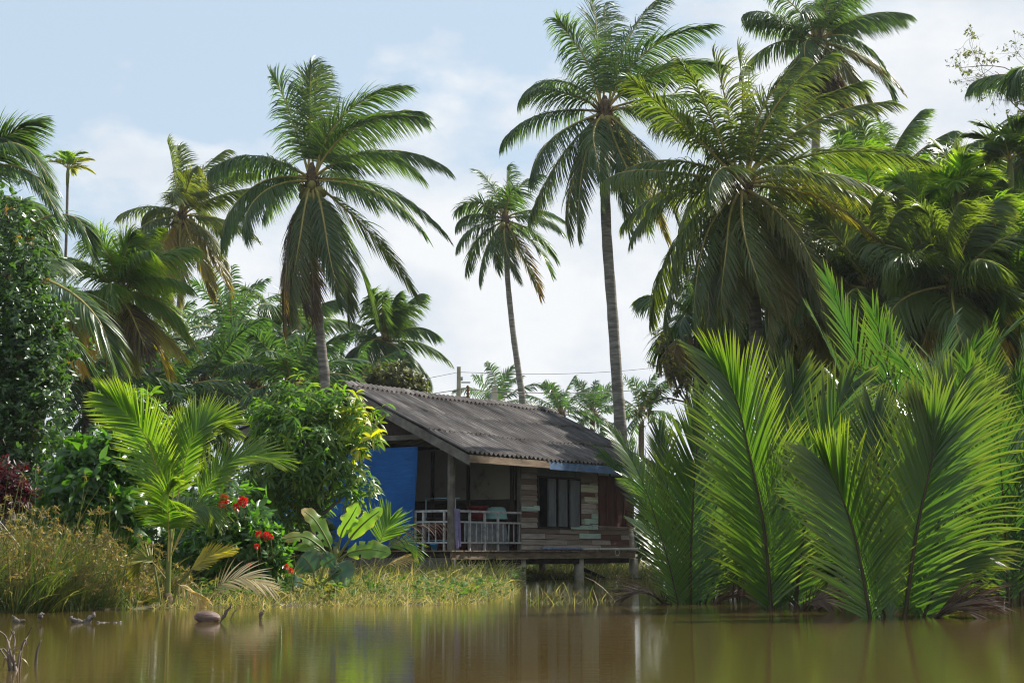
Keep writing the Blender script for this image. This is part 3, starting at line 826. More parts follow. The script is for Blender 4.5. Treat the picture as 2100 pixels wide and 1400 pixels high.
    # railings
    def railing(pfun, L, posts, bal, gapz):
        root = MB(); zt, zm, zl = gapz
        pts = lambda t, z: pfun(t, z)
        for z, w in ((zt, .06), (zm, .05), (zl, .05)):
            root.beam(pts(0, z), pts(L, z), .05, w)
        ra = hpart(root, 'railing', 'rail')
        for t in posts:
            m = MB(); m.beam(pts(t, FLOOR + .002), pts(t, zt - .032), .055, .055, up=(1, .01, 0)); m.build('rail_post', M['rail'], ra, None, False)
        for t in bal:
            m = MB(); m.beam(pts(t, zl + .026), pts(t + rng.normal(0, .012), zm - .026), .028, .022, up=(1, .01, 0)); m.build('baluster', M['rail'], ra, None, False)
        return ra
    gz3 = (z_of(1048, .8, .05), z_of(1070, .8, .05), z_of(1112, .8, .05))
    ap = [a_of(x, .05) for x in (963, 994, 1021)]
    s0 = .22; Lf = aw0 - .08 - s0
    railing(lambda t, z: (s0 + t, .05, z), Lf, [x - s0 for x in ap], [x for x in np.linspace(.12, Lf - .1, 12)], gz3)
    railing(lambda t, z: (.02, .20 + t, z), 3.2, [.12, .86, 1.15, 2.1, 3.1], [.42, .66, 1.4, 1.75, 2.4, 2.75], gz3)


build_house()


def hthing(mb, name, mat, label, cat, a, b, z, group=None, smooth=True, rz=0.0):
    o = mb.build(name, M[mat] if isinstance(mat, str) else mat, None, None, smooth)
    o.location = H(a, b, z); o.rotation_euler = (0, 0, HROT + rz)
    return tag(o, label, cat, group)


def build_porch_things():
    rng = rnd(31)
    # tarpaulin on the gable side
    nb, nzz = 40, 22
    b0t, b0b = b_of(857, -.07), b_of(846, -.07)
    z0, z1 = .93, z_of(915, -.07, b0t)
    v = []
    for j in range(nzz):
        w = j / (nzz - 1); z = z0 + (z1 - z0) * w
        bl = b0b + (b0t - b0b) * w
        for i in range(nb):
            u = i / (nb - 1); b = bl + (7.0 - bl) * u
            d = .03 * math.sin(b * 5 + z * .6) * (1 - w) + .02 * math.sin(b * 11 + 1.3 * z) + .03 * math.sin(z * 2.1 + b) * (1 - w) + (.02 if abs(z - 1.95) < .1 else 0)
            v.append((-.07 - abs(d) - .01, b, z))
    i = (np.arange(nzz - 1)[:, None] * nb + np.arange(nb - 1)[None]).reshape(-1)
    mb = MB(); mb.add(v, np.stack([i, i + 1, i + nb + 1, i + nb], -1))
    o = hthing(mb, 'tarpaulin', 'tarp', 'bright blue tarpaulin hung across the gable side of the porch', 'tarpaulin', 0, 0, 0)
    o.modifiers.new('thick', 'SOLIDIFY').thickness = .004
    # work table with tubs
    ta0, ta1, tb, tz = .5, 2.95, .55, 1.72
    t = empty('wash_table', H(.5, .55, FLOOR), 'dark wooden table carrying the tubs behind the porch railing', 'table', rz=HROT)
    mb = MB(); mb.box(0, 2.4, 0, .8, .86, .90); mb.build('table_top', M['dark_wood'], t, None, False)
    for (x, y) in ((.04, .04), (2.3, .04), (.04, .7), (2.3, .7)):
        mb = MB(); mb.box(x, x + .06, y, y + .06, 0, .859); mb.build('leg', M['dark_wood'], t, None, False)
    tz = FLOOR + .902
    mb = MB(); mb.lathe([(0.0, 0), (.20, 0), (.225, .02), (.29, .31), (.32, .32), (.32, .36), (.29, .36), (.215, .04), (0, .03)], sides=24)
    hthing(mb, 'basin', 'bucket_red', 'deep red plastic basin standing on the porch table', 'basin', a_of(979, .95), .95, tz)
    mb = MB(); mb.lathe([(.48, 0), (.50, 0), (.50, .04), (.47, .05), (.42, .25), (.36, .33), (.22, .36), (0, .365)], sides=24, sq=.7)
    hthing(mb, 'tub', 'bucket_mint', 'mint green plastic tub turned upside down beside the red basin', 'tub', a_of(1021, .95), .95, tz)
    # grey corrugated sheet leaning behind the railing
    xs = np.linspace(0, 1, 130); aa0, aa1 = a_of(957, .2), a_of(1042, .2)
    w = .022 * np.cos(xs * (aa1 - aa0) / .115 * 2 * np.pi)
    v = [((aa1 - aa0) * x, .13 * s + ww, h) for s, h in ((0, .0), (1, .80)) for x, ww in zip(xs, w)]
    i = np.arange(129); mb = MB(); mb.add(v, np.stack([i, i + 1, i + 131, i + 130], -1))
    o = hthing(mb, 'corrugated_sheet', 'grey_sheet', 'grey corrugated sheet leaning behind the white porch railing', 'roofing sheet', aa0, .13, FLOOR + .002)
    o.modifiers.new('thick', 'SOLIDIFY').thickness = .01
    # purple cloth over the rail next to the post
    zt = z_of(1048, .8, .05) + .034
    n, mrow = 14, 26; v = []
    L1, L2 = .30, z_of(1046, .4, 0) - z_of(1126, .4, 0)
    prof = [(.085, -L1 + L1 * k / 5) for k in range(6)] + [(.05, .012), (0, .022), (-.03, .012)] + [(-.04, -L2 * k / 16) for k in range(1, 17)]
    for k, (y, z) in enumerate(prof):
        f = max(0, (k - 8) / 16)
        for i in range(n):
            u = i / (n - 1)
            wd = .26 * (1 - .45 * f ** 1.2)
            fold = .030 * math.sin(u * 9 + f * 2.5) * min(1, f * 3 + .1) - .03 * f
            zz = z + (.10 * (u - .3) * f)
            v.append((u * wd + .09 * f, y + fold, zz))
    i = (np.arange(len(prof) - 1)[:, None] * n + np.arange(n - 1)[None]).reshape(-1)
    mb = MB(); mb.add(v, np.stack([i, i + 1, i + n + 1, i + n], -1))
    o = hthing(mb, 'cloth', 'purple', 'purple grey cloth hung over the railing next to the corner post', 'cloth', a_of(930, .02), .045, zt)
    o.modifiers.new('thick', 'SOLIDIFY').thickness = .006
    # blue pots along the gable edge
    pot = [(0, 0), (.075, 0), (.10, .15), (.115, .15), (.115, .175), (.10, .175), (.07, .02), (0, .02)]
    for px, lab in ((852, 'blue plastic pot at the tarpaulin corner of the porch edge'), (890, 'blue plastic pot between tarpaulin and corner post')):
        mb = MB(); mb.lathe(pot, sides=18)
        hthing(mb, 'plant_pot', 'pot_blue', lab, 'pot', -.0, b_of(px, .0) + .0, FLOOR + .001, 'blue pots on the porch edge')
    # clothes rack
    r = empty('clothes_rack', H(.55, .35, FLOOR), 'pale blue metal clothes rack standing behind the gable railing', 'rack', rz=HROT)
    hh = z_of(1021, .5, 1) - FLOOR
    for y in (0, 1.05):
        mb = MB(); mb.tube([(0, y, 0), (0, y, hh)], .016, 8); mb.build('upright', M['rack_blue'], r, None)
        mb = MB(); mb.tube([(-.22, y, .015), (.22, y, .015)], .016, 8); mb.build('foot', M['rack_blue'], r, None)
    for z in (hh - .01, .28):
        mb = MB(); mb.tube([(0, -.15, z), (0, 1.2, z)], .014, 8); mb.build('rail', M['rack_blue'], r, None)
    # poles along the deck edge
    def pole(x0, x1, rad, mat, name, lab, cat, b=.03):
        a0, a1 = a_of(x0, b), a_of(x1, b)
        mb = MB(); mb.tube(catmull([(0, 0, 0), ((a1 - a0) * .5, -.012, .0), (a1 - a0, .0, 0)], 8), rad, 10)
        hthing(mb, name, mat, lab, cat, a0, b, FLOOR + rad + .004)
    pole(1196, 1226, .034, 'pipe', 'pipe', 'short white pipe lying on the deck edge beside rolled cloth', 'pipe')
    pole(1229, 1308, .038, 'pipe', 'pipe', 'long white pipe at the palm end of the deck edge', 'pipe')
    a0, a1 = a_of(1112, .03), a_of(1192, .03); xs = np.linspace(0, a1 - a0, 30)
    mb = MB(); mb.tube(np.stack([xs, .01 * np.sin(xs * 7), .006 * np.sin(xs * 13)], 1), .035 + .012 * np.sin(xs * 9) * np.sin(xs * 23), 9)
    hthing(mb, 'rolled_cloth', 'blue_cloth', 'rolled blue grey cloth lying along the deck edge below the shutters', 'cloth', a0, .03, FLOOR + .05)
    th = np.linspace(0, 2 * np.pi, 24)
    mb = MB(); mb.tube(np.stack([.13 * np.cos(th), 0 * th, .09 * np.sin(th) - .07], 1), .012, 6, caps=False)
    hthing(mb, 'rope_loop', 'pipe', 'pale rope loop hanging from the deck edge', 'rope', a_of(1266, -.11), -.11, FLOOR)


build_porch_things()

# ------------------------------------------------------------------ coconut palms
coco = M['coco']
# tall palm behind the house gable: crown at (640,368)
hero = [(185, 74, 52, 4.3, 0), (170, 89, 78, 4.3, .03), (100, 86, 66, 4.4, 0), (350, 82, 12, 4.6, 0), (20, 72, 0, 4.6, 0), (335, 62, -22, 4.7, 0), (5, 40, -42, 4.7, 0), (330, 28, -52, 4.5, 0),
        (10, 8, -52, 4.8, 0), (325, -8, -58, 5.0, 0), (0, -38, -72, 5.2, .05), (200, 26, -28, 4.2, 0), (170, 30, -22, 4.0, 0), (190, 8, -78, 4.6, 0), (165, -2, -70, 4.6, 0), (215, -10, -82, 4.6, 0),
        (260, -48, -88, 5.5, .12), (285, -52, -86, 5.6, .10), (300, -45, -84, 5.4, .05), (240, -60, -88, 5.4, .95), (205, -66, -88, 5.2, .9), (320, -55, -84, 5.2, .05), (60, -40, -85, 5.4, .0),
        (120, -45, -86, 5.2, .9), (80, 30, -40, 4.4, 0), (130, 20, -50, 4.4, 0), (225, -64, -88, 5.4, .9), (280, -66, -88, 5.0, .95)]
palm('coconut_palm', 'tall coconut palm with brown hanging fronds rising just behind the house gable', 'palm tree', [(640, 372), (641, 480), (650, 620), (660, 720), (667, 800)], 56, hero, COCO, coco, 101,
     r0=.20, r1=.15, group='coconut palms behind the house', nuts=12)
# left of it, a bit farther
l2 = [(170, 86, 66, 3.6, 0), (20, 84, 40, 3.8, 0), (350, 70, -5, 3.8, 0), (200, 80, 60, 3.5, 0), (185, 22, -22, 3.7, 0), (165, 35, -40, 2.6, 0), (200, -5, -65, 3.4, 0), (5, 35, 8, 3.9, 0), (340, 52, 5, 3.8, 0), (10, 4, -40, 3.4, 0),
      (330, -25, -68, 3.8, .1), (300, -45, -80, 4.4, .25), (320, -40, -74, 4.8, .25), (270, -60, -88, 4.4, .15), (220, -50, -80, 4.2, .5), (250, -64, -88, 4.4, .3), (180, -30, -80, 3.4, 0), (90, 50, -30, 3.6, 0), (60, 20, -50, 3.6, 0), (120, -10, -70, 3.6, 0), (290, 66, 0, 3.2, .03), (60, -50, -85, 4.2, .2), (265, 40, -50, 3.2, .03)]
palm('coconut_palm', 'slim coconut palm with bunched green nuts and yellowing lower fronds left of the tall palm', 'palm tree', [(374, 445), (373, 560), (366, 660), (364, 740)], 78, l2, COCO_FAR, M['coco_warm'], 102,
     r0=.17, r1=.15, group='coconut palms behind the house', nuts=18, tip_age=.08)
palm('coconut_palm', 'bushy low coconut palm with orange yellow drooping frond beside the street lamp', 'palm tree', [(245, 608), (238, 700), (232, 830)], 54, coco_list(rnd(5), 24, 2.7, 84, -35, (45, 75)) + [(330, -30, -62, 3.0, .3), (260, -60, -85, 2.4, .3), (300, -50, -78, 2.5, .22)], COCO, M['coco_bright'], 103,
     r0=.17, r1=.17, group='coconut palms behind the house', nuts=5, tip_age=.12, tint0=.15)
# middle: thin palm and tall palm
mid = [(175, 78, 30, 3.3, 0), (100, 88, 70, 3.0, 0), (30, 76, 30, 3.2, 0), (185, 40, -30, 3.2, 0), (165, 20, -45, 3.3, 0), (195, -5, -58, 3.7, 0), (170, -25, -68, 3.7, 0), (215, -45, -82, 3.9, 0), (5, 32, -40, 3.1, 0), (345, 12, -50, 3.2, 0),
       (20, -12, -66, 3.6, 0), (340, -35, -80, 3.9, 0), (310, -55, -88, 4.0, .1), (260, -62, -88, 3.9, .05), (80, 10, -70, 3.2, 0), (120, -30, -80, 3.2, 0), (280, 58, -30, 2.8, 0), (30, -55, -88, 4.2, .9), (130, 55, 10, 3, 0)]
palm('coconut_palm', 'thin curved coconut palm with ragged dark crown, the smaller of the two above the ridge', 'palm tree', [(1036, 452), (1040, 560), (1052, 680), (1066, 780), (1073, 840)], 88, mid, COCO_FAR, coco, 104,
     r0=.22, r1=.14, group='coconut palms behind the house', nuts=4, keep=.85)
tall = [(175, 88, 70, 5.0, 0), (100, 86, 60, 5.0, 0), (10, 84, 48, 5.2, 0), (195, 76, 40, 4.2, 0), (350, 70, 8, 5.0, 0), (5, 56, -8, 4.5, 0), (335, 46, -12, 4.4, 0), (165, 56, -38, 4.4, 0), (190, 28, -28, 3.7, 0), (172, 8, -42, 4.7, 0), (210, -22, -62, 5.4, 0), (180, -42, -62, 5.4, .04),
        (8, 24, -14, 4.2, 0), (350, 10, -38, 4.0, 0), (320, 2, -60, 4.2, 0), (250, -30, -80, 5.5, .03), (235, -48, -84, 5.6, .04), (290, -55, -88, 5.4, .03), (310, -35, -80, 4.8, .08), (340, -45, -82, 4.8, .15), (80, 30, -50, 4.4, 0), (60, -30, -80, 4.8, 0), (120, -20, -80, 4.8, 0),
        (280, -64, -88, 5.0, 0), (20, -55, -86, 5.0, .3), (200, -58, -80, 5.2, .08)]
palm('coconut_palm', 'tallest grey trunked coconut palm standing clear above the middle of the roof', 'palm tree', [(1240, 232), (1240, 330), (1244, 480), (1256, 640), (1266, 790), (1272, 870)], 60, tall, COCO, coco, 105,
     r0=.24, r1=.19, group='coconut palms behind the house', nuts=14)
# right: big near palm
big = [(180, 84, 66, 4.0, .05), (95, 88, 70, 4.0, 0), (20, 84, 55, 4.0, 0), (350, 78, 40, 4.2, 0), (200, 66, 34, 3.8, 0), (170, 58, 10, 3.6, 0), (5, 60, 22, 4.2, 0), (340, 48, -8, 4.4, .02), (10, 22, -38, 4.6, .05), (185, 30, -40, 4.2, 0), (165, 14, -40, 4.0, 0), (195, -2, -50, 4.2, 0),
       (210, -24, -68, 4.4, 0), (180, -40, -72, 4.6, 0), (345, 8, -48, 4.6, .08), (325, -8, -58, 4.4, .22), (300, -30, -74, 4.4, .12), (330, -38, -76, 4.8, .15), (270, -45, -84, 4.4, .12), (250, -55, -86, 4.6, .10), (285, -60, -88, 4.6, .3), (240, -40, -78, 4.4, .06), (225, -55, -82, 4.4, .05),
       (310, -58, -86, 4.6, .15), (355, -40, -75, 4.6, .22), (60, 20, -50, 4.2, 0), (120, 10, -60, 4.2, 0), (90, -30, -80, 4.4, 0), (30, -20, -66, 4.6, .05), (200, -58, -84, 4.6, 0), (190, 12, -30, 4.6, 0), (350, 30, -25, 4.8, 0), (160, -30, -70, 4.8, 0), (215, -40, -76, 5.0, 0), (235, -50, -80, 5.0, .03), (260, -35, -78, 4.6, .05), (280, -50, -84, 5.0, .08), (315, -45, -80, 5.0, .10), (335, -55, -82, 5.0, .12), (0, -55, -80, 4.8, .05), (170, -62, -84, 4.8, 0), (245, 10, -55, 4.2, 0), (290, 15, -50, 4.2, .03), (60, -50, -80, 4.8, 0), (120, -50, -80, 4.8, 0), (180, 50, 20, 4.4, 0)]
palm('coconut_palm', 'broad dense coconut palm with yellow green midribs overhanging the nipa palms', 'palm tree', [(1522, 384), (1528, 470), (1540, 580), (1552, 700)], 44, big, dict(COCO, n=110, ll=1.15, lw=.044), M['coco_warm'], 106,
     r0=.20, r1=.17, group='coconut palms on the wooded bank', nuts=4, tip_age=.06)
tr = coco_list(rnd(9), 26, 4.0, 84, -66, (50, 75))
palm('coconut_palm', 'high coconut palm cut by the upper picture edge with dark matted dead fronds', 'palm tree', [(1678, 88), (1676, 200), (1672, 340), (1670, 520)], 72,
     tr + [(a, -70, -88, 3.4, .98) for a in (150, 180, 215, 250, 280, 310, 340)] + [(335, -20, -62, 4.2, .3), (190, -40, -75, 3.6, .9), (180, 30, 0, 3.6, 0), (0, 32, 0, 3.8, 0)], COCO_FAR, coco, 107,
     r0=.20, r1=.2, group='coconut palms on the wooded bank', nuts=8, nutmat='nut_orange')
palm('coconut_palm', 'green coconut palm with raised fronds between the high palm and the bare tree', 'palm tree', [(1812, 392), (1815, 520), (1818, 640)], 64, coco_list(rnd(12), 20, 3.5, 84, -45, (35, 60)) + [(10, 52, 28, 3.6, 0), (350, 34, 18, 3.8, 0)], COCO_FAR, coco, 108,
     group='coconut palms on the wooded bank', nuts=3, tint0=.7)
palm('coconut_palm', 'light green young coconut palm under the fronds of the broad palm crown', 'palm tree', [(1795, 470), (1800, 600), (1805, 700)], 50, coco_list(rnd(13), 18, 2.9, 86, -30, (40, 60), ages=False), COCO, M['coco_bright'], 109,
     group='coconut palms on the wooded bank', tint0=.3)
palm('coconut_palm', 'light green coconut palm with golden midribs at mid height near the right edge', 'palm tree', [(1930, 500), (1935, 600), (1940, 720)], 48, coco_list(rnd(14), 20, 2.7, 84, -50, (45, 70)), COCO, M['coco_bright'], 110,
     group='coconut palms on the wooded bank', tint0=1.0, tip_age=.15)
palm('coconut_palm', 'dark coconut palm crowded behind the nipa palms below the broad crown', 'palm tree', [(1690, 600), (1690, 720), (1690, 800)], 47, coco_list(rnd(15), 22, 3.6, 80, -60, (45, 70)), COCO, M['coco_warm'], 111, tint0=.8, group='coconut palms on the wooded bank')
palm('coconut_palm', 'dark coconut palm filling the gap left of the broad palm trunk', 'palm tree', [(1430, 660), (1432, 760), (1434, 850)], 54, coco_list(rnd(16), 16, 2.2, 80, -50, (45, 70)), COCO_FAR, coco, 112, group='coconut palms on the wooded bank')
palm('coconut_palm', 'low coconut palm with arching fronds behind the roof apex', 'palm tree', [(790, 705), (786, 780), (784, 860)], 74, coco_list(rnd(17), 20, 2.7, 84, -40, (50, 75), ages=False), COCO_FAR, coco, 113, group='coconut palms behind the house')
palm('coconut_palm', 'coconut palm half hidden behind the trunk of the tall gable palm', 'palm tree', [(590, 690), (590, 780), (590, 850)], 70, coco_list(rnd(18), 18, 3.0, 84, -40, (50, 70)), COCO_FAR, coco, 114, group='coconut palms behind the house', nuts=6, nutmat='nut_orange', tint0=.8)
palm('coconut_palm', 'dark coconut palm low between the golden ribbed palm and the right edge', 'palm tree', [(2020, 560), (2022, 680), (2024, 800)], 46, coco_list(rnd(19), 24, 3.2, 84, -60, (40, 70)), COCO, M['coco_warm'], 115, tint0=.9, group='coconut palms on the wooded bank')
palm('coconut_palm', 'warm green coconut palm below the light green young palm', 'palm tree', [(1850, 570), (1850, 690), (1850, 800)], 50, coco_list(rnd(20), 24, 3.4, 84, -60, (40, 70)), COCO, M['coco_bright'], 116, tint0=.2, group='coconut palms on the wooded bank')
palm('coconut_palm', 'coconut palm far behind the areca palms at the right edge', 'palm tree', [(2000, 430), (2004, 560), (2008, 700)], 60, coco_list(rnd(22), 22, 3.3, 84, -55, (40, 70)), COCO_FAR, M['coco_warm'], 117, tint0=.9, group='coconut palms on the wooded bank')
palm('coconut_palm', 'coconut palm behind the right side of the broad palm crown', 'palm tree', [(1730, 470), (1732, 600), (1735, 720)], 58, coco_list(rnd(23), 24, 3.6, 84, -60, (40, 70)), COCO_FAR, M['coco_bright'], 118, tint0=.1, group='coconut palms on the wooded bank')
palm('coconut_palm', 'coconut palm behind the lower left side of the broad palm crown', 'palm tree', [(1590, 640), (1592, 740), (1594, 850)], 52, coco_list(rnd(24), 24, 3.2, 84, -60, (40, 70)), COCO_FAR, coco, 119, group='coconut palms on the wooded bank')
palm('coconut_palm', 'leafy coconut palm low in front of the yellow green areca palm', 'palm tree', [(1955, 590), (1957, 700), (1959, 820)], 41, coco_list(rnd(25), 24, 2.6, 84, -60, (40, 70)), COCO, M['coco_warm'], 181, group='coconut palms on the wooded bank', tint0=.9)
palm('coconut_palm', 'light green coconut palm low at the right edge under the areca palms', 'palm tree', [(2085, 600), (2087, 700), (2089, 820)], 42, coco_list(rnd(26), 24, 2.6, 84, -60, (40, 70)), COCO, M['coco_bright'], 182, group='coconut palms on the wooded bank', tint0=.2)
palm('coconut_palm', 'leafy coconut palm low between the broad palm trunk and the light green palms', 'palm tree', [(1790, 600), (1792, 700), (1794, 820)], 43, coco_list(rnd(27), 22, 2.6, 84, -60, (40, 70)), COCO, M['coco_warm'], 183, group='coconut palms on the wooded bank', tint0=.9)
# palms outside the frame whose fronds reach in
def offpalm(label, crown, Y, curves, seed, pr=COCO, group=None, leaf=coco, age=0.0, nfill=8):
    rng = rnd(seed)
    root, top = palm('coconut_palm', label, 'palm tree', [crown, (crown[0] + 5, crown[1] + 200), (crown[0] + 8, crown[1] + 420)], Y, coco_list(rng, nfill, 3.2, 80, -50), pr, leaf, seed, group=group)
    org = np.array(root.location)
    for pts, tp in curves:
        b = MB(); c = catmull([top] + [P(x, y, Y + dy) for x, y, dy in pts], 28)
        frond(b, c, (.1, -.35, 1.0), pr, rng, age, tp, 0, 1)
        b.build('frond', [leaf, M['rachis']], root, org)
offpalm('coconut palm at the left picture edge reaching feathery fronds over the dark tree', (-75, 400), 46,
        [([(0, 300, -1), (60, 310, -1.5), (105, 375, -2)], 20), ([(-10, 340, -1), (70, 360, -2), (118, 440, -3)], 20), ([(0, 405, 0), (70, 420, 0), (110, 490, 0)], 10), ([(20, 470, -1), (110, 440, -1.5), (165, 455, -2), (190, 520, -2)], 0), ([(0, 500, -2), (60, 500, -3), (95, 560, -3)], 0), ([(-30, 300, 0), (10, 280, 0), (40, 300, 0)], 0)], 121, group='coconut palms at the picture edges')
offpalm('coconut palm hidden by the dark tree with one long arching frond in front of bushes', (-40, 640), 40,
        [([(60, 574, -1), (130, 590, -1.5), (190, 640, -2), (222, 700, -2), (235, 770, -2)], 0), ([(0, 560, -1), (60, 600, -2), (110, 680, -2)], 0)], 122, group='coconut palms at the picture edges', nfill=6)
offpalm('coconut palm at the right picture edge with dark fronds hanging towards the areca palms', (2185, 215), 48,
        [([(2100, 236, -1), (2055, 262, -1), (2020, 300, -1)], 0), ([(2110, 320, -1), (2050, 370, -1), (1990, 430, -1)], 0), ([(2120, 290, 0), (2080, 340, 0), (2060, 420, 0)], 0), ([(2130, 150, 0), (2095, 140, 0), (2075, 170, 0)], 0)], 123, group='coconut palms at the picture edges')


# areca palms
def areca(label, crown, bottom, Y, n, L, seed, group, tint0=.6, scale=1.0, r=.06, age=0.0):
    rng = rnd(seed)
    tp = [P(bottom[0], bottom[1], Y), P((crown[0] + bottom[0]) / 2 + 1, (crown[1] + bottom[1]) / 2, Y), P(crown[0], crown[1] + 6, Y)]
    k = tp[0][2] - .3
    if k > 0: tp = [tp[0] - np.array([0, 0, k])] + tp
    root = empty('areca_palm', tp[0], label, 'palm tree', group); org = np.array(root.location)
    mb = MB(); top = palm_trunk(mb, tp, r * 1.3, r, rng, flare=False); mb.build('trunk', M['bark'], root, org)
    mb = MB(); mb.tube([top - [0, 0, .5 * scale], top, top + [0, 0, .35 * scale]], [r * 1.1, r * 1.5, r * .8], 8); mb.build('crown_shaft', M['stem'], root, org)
    for i in range(n):
        u = i / (n - 1); e0 = 86 - 62 * u
        c, nr = arc(top + [0, 0, .25 * scale], i * 137.5 + rng.normal(0, 10), e0, e0 - rng.uniform(45, 80), L * rng.uniform(.8, 1.15), 1.3)
        b = MB(); frond(b, c, nr, ARECA, rng, age if u > .6 else 0, 0, 0, 1, None, scale, tint0=tint0, tip_age=.1)
        b.build('frond', [M['coco_bright'] if tint0 > .5 else M['coco'], M['rachis']], root, org)
areca('thin lone areca palm with a small yellow green crown against the cloud', (139, 352), (131, 620), 84, 9, 1.35, 131, 'areca palms', .8, 1.25, .07, .2)
areca('dark areca palm with stiff fronds near the right edge below the bare tree', (2072, 350), (2078, 620), 46, 11, 1.7, 132, 'areca palms', .3, 1.5, .07)
areca('yellow green areca palm left of the dark areca palm', (1965, 420), (1968, 640), 45, 9, 1.5, 133, 'areca palms', .9, 1.5, .07)
areca('yellow leaved areca palm at the right edge below the dark areca palm', (2050, 505), (2055, 660), 42, 10, 1.5, 134, 'areca palms', .55, 1.4, .07, .15)


# oil palms
def oil(label, px, py, Y, n, L, seed, group='oil palms behind the house', top=84, low=-30, pr=OIL, tint0=.5, ages=False, trunk_r=.22):
    rng = rnd(seed)
    return palm('oil_palm', label, 'palm tree', [(px, py), (px, py + 1500 / Y)], Y, [(a, e, max(f, -70), l, g) for a, e, f, l, g in coco_list(rng, n, L, top, low, (45, 75), ages)], pr, M['oil'], seed,
                r0=trunk_r, r1=trunk_r, group=group, tint0=tint0, windpull=.05, trunkmat='fibre', twist_j=15)
OILF = dict(OIL, n=40, lw=.085)
oil('big dark oil palm between the slim palm and the tall gable palm', 468, 690, 88, 22, 4.6, 141, pr=OILF)
oil('oil palm with upright feathery fronds left of the mango tree top', 525, 800, 66, 22, 3.6, 142, tint0=.9)
oil('oil palm with fresh green fronds right behind the mango tree', 600, 800, 60, 20, 2.9, 143, tint0=.9)
oil('dark oil palm above the mango tree left shoulder', 420, 800, 62, 20, 3.6, 144, tint0=.4)
oil('dark oil palm below the street lamp', 320, 840, 60, 20, 3.4, 145, tint0=.3)
oil('dark oil palm beside the glossy dark tree', 180, 800, 58, 20, 3.4, 146, tint0=.3)
oil('oil palm deep in shade behind the glossy dark tree', 80, 760, 56, 18, 3.6, 147, tint0=.3)
oil('oil palm rising behind the slim palm trunk', 330, 720, 92, 18, 4.0, 148, pr=OILF, tint0=.6)
oil('oil palm low behind the house gable', 700, 830, 72, 18, 3.2, 149, pr=OILF, tint0=.6)
oil('far oil palm with twisted fronds just right of the utility pole', 1020, 835, 120, 16, 3.9, 150, 'far oil palms above the ridge', pr=OILF)
oil('far oil palm between the two grey trunks, the left one', 1150, 850, 125, 16, 3.4, 151, 'far oil palms above the ridge', pr=OILF)
oil('far oil palm nearest the tall palm trunk, on its left', 1215, 850, 128, 16, 3.6, 152, 'far oil palms above the ridge', pr=OILF)
oil('far oil palm right of the tall palm trunk', 1315, 850, 118, 16, 3.6, 153, 'far oil palms above the ridge', pr=OILF)

# ------------------------------------------------------------------ nipa palms
nipa_mats = [M['nipa']]


def nipa_curve(root, org, poly, Y, pr, rng, nrm=(0, -1, .25), twist=0, n=None, scale=1.0, tint0=.5, tip_age=.22, grav=None, leany=0.0, age=0.0, vee=None):
    if vee is not None: pr = dict(pr, vee=vee)
    m = len(poly)
    pts = [P(x, y, Y + leany * (k / (m - 1)) ** 1.5) for k, (x, y) in enumerate(poly)]
    pts[0] = np.array([pts[0][0], pts[0][1], -.25])
    c = catmull(pts, 34)[:30]
    b, rb = MB(), MB()
    frond(b, c, nrm, pr, rng, age, twist, 0, 0, rb, scale, tip_age, (0.12, -.05, -1), tint0=tint0, grav=grav, n=n)
    f = b.build('frond', nipa_mats, root, org)
    rb.build('midrib', M['nipa_rib'], f, None).location = (0, 0, 0)
    return f


def fixrib(f, org):
    for ch in f.children:
        me = ch.data; me.transform(Matrix.Translation(-Vector(org)))


def nipa_hand(label, base, Y, fronds, seed, fill=2, group='nipa palms in the water'):
    rng = rnd(seed); org = P(base[0], base[1], Y); org[2] = 0
    root = empty('nipa_palm', org, label, 'palm', group)
    for fr in fronds:
        kw = dict(fr); poly = kw.pop('p')
        fixrib(nipa_curve(root, org, poly, Y + kw.pop('dy', 0), NIPA, rng, **kw), org)
    for k in range(fill):
        nipa_fill(root, org, rng, rng.uniform(0, 180), rng.uniform(58, 80), rng.uniform(1.6, 2.6), off=.25, leaf=M['nipa_dark'])
    for k in range(3):
        nipa_fill(root, org, rng, rng.choice([rng.uniform(180, 240), rng.uniform(300, 360)]), rng.uniform(40, 62), rng.uniform(.7, 1.0), off=.3, n=20, bend=(50, 90), leaf=M['dead'])
    return root


def nipa_fill(root, org, rng, az, e0, L, off=.2, tint0=.4, n=44, pr=NIPA, bend=(15, 55), tip_age=.2, leaf=None):
    a = R(az); o = org + np.array([math.cos(a) * off, math.sin(a) * off, -.2])
    c, nr = arc(o, az, e0, e0 - rng.uniform(*bend), L, 1.6, rng.normal(0, 12))
    b = MB()
    sc = min(1.1, max(.6, L / 4.2))
    frond(b, c, nr, pr, rng, 0, rng.normal(0, 50), 0, 1, None, sc, tip_age, (.12, -.05, -1), tint0=tint0 + rng.normal(0, .15), n=n)
    b.build('frond', [leaf or M['nipa'], M['nipa_rib']], root, org)


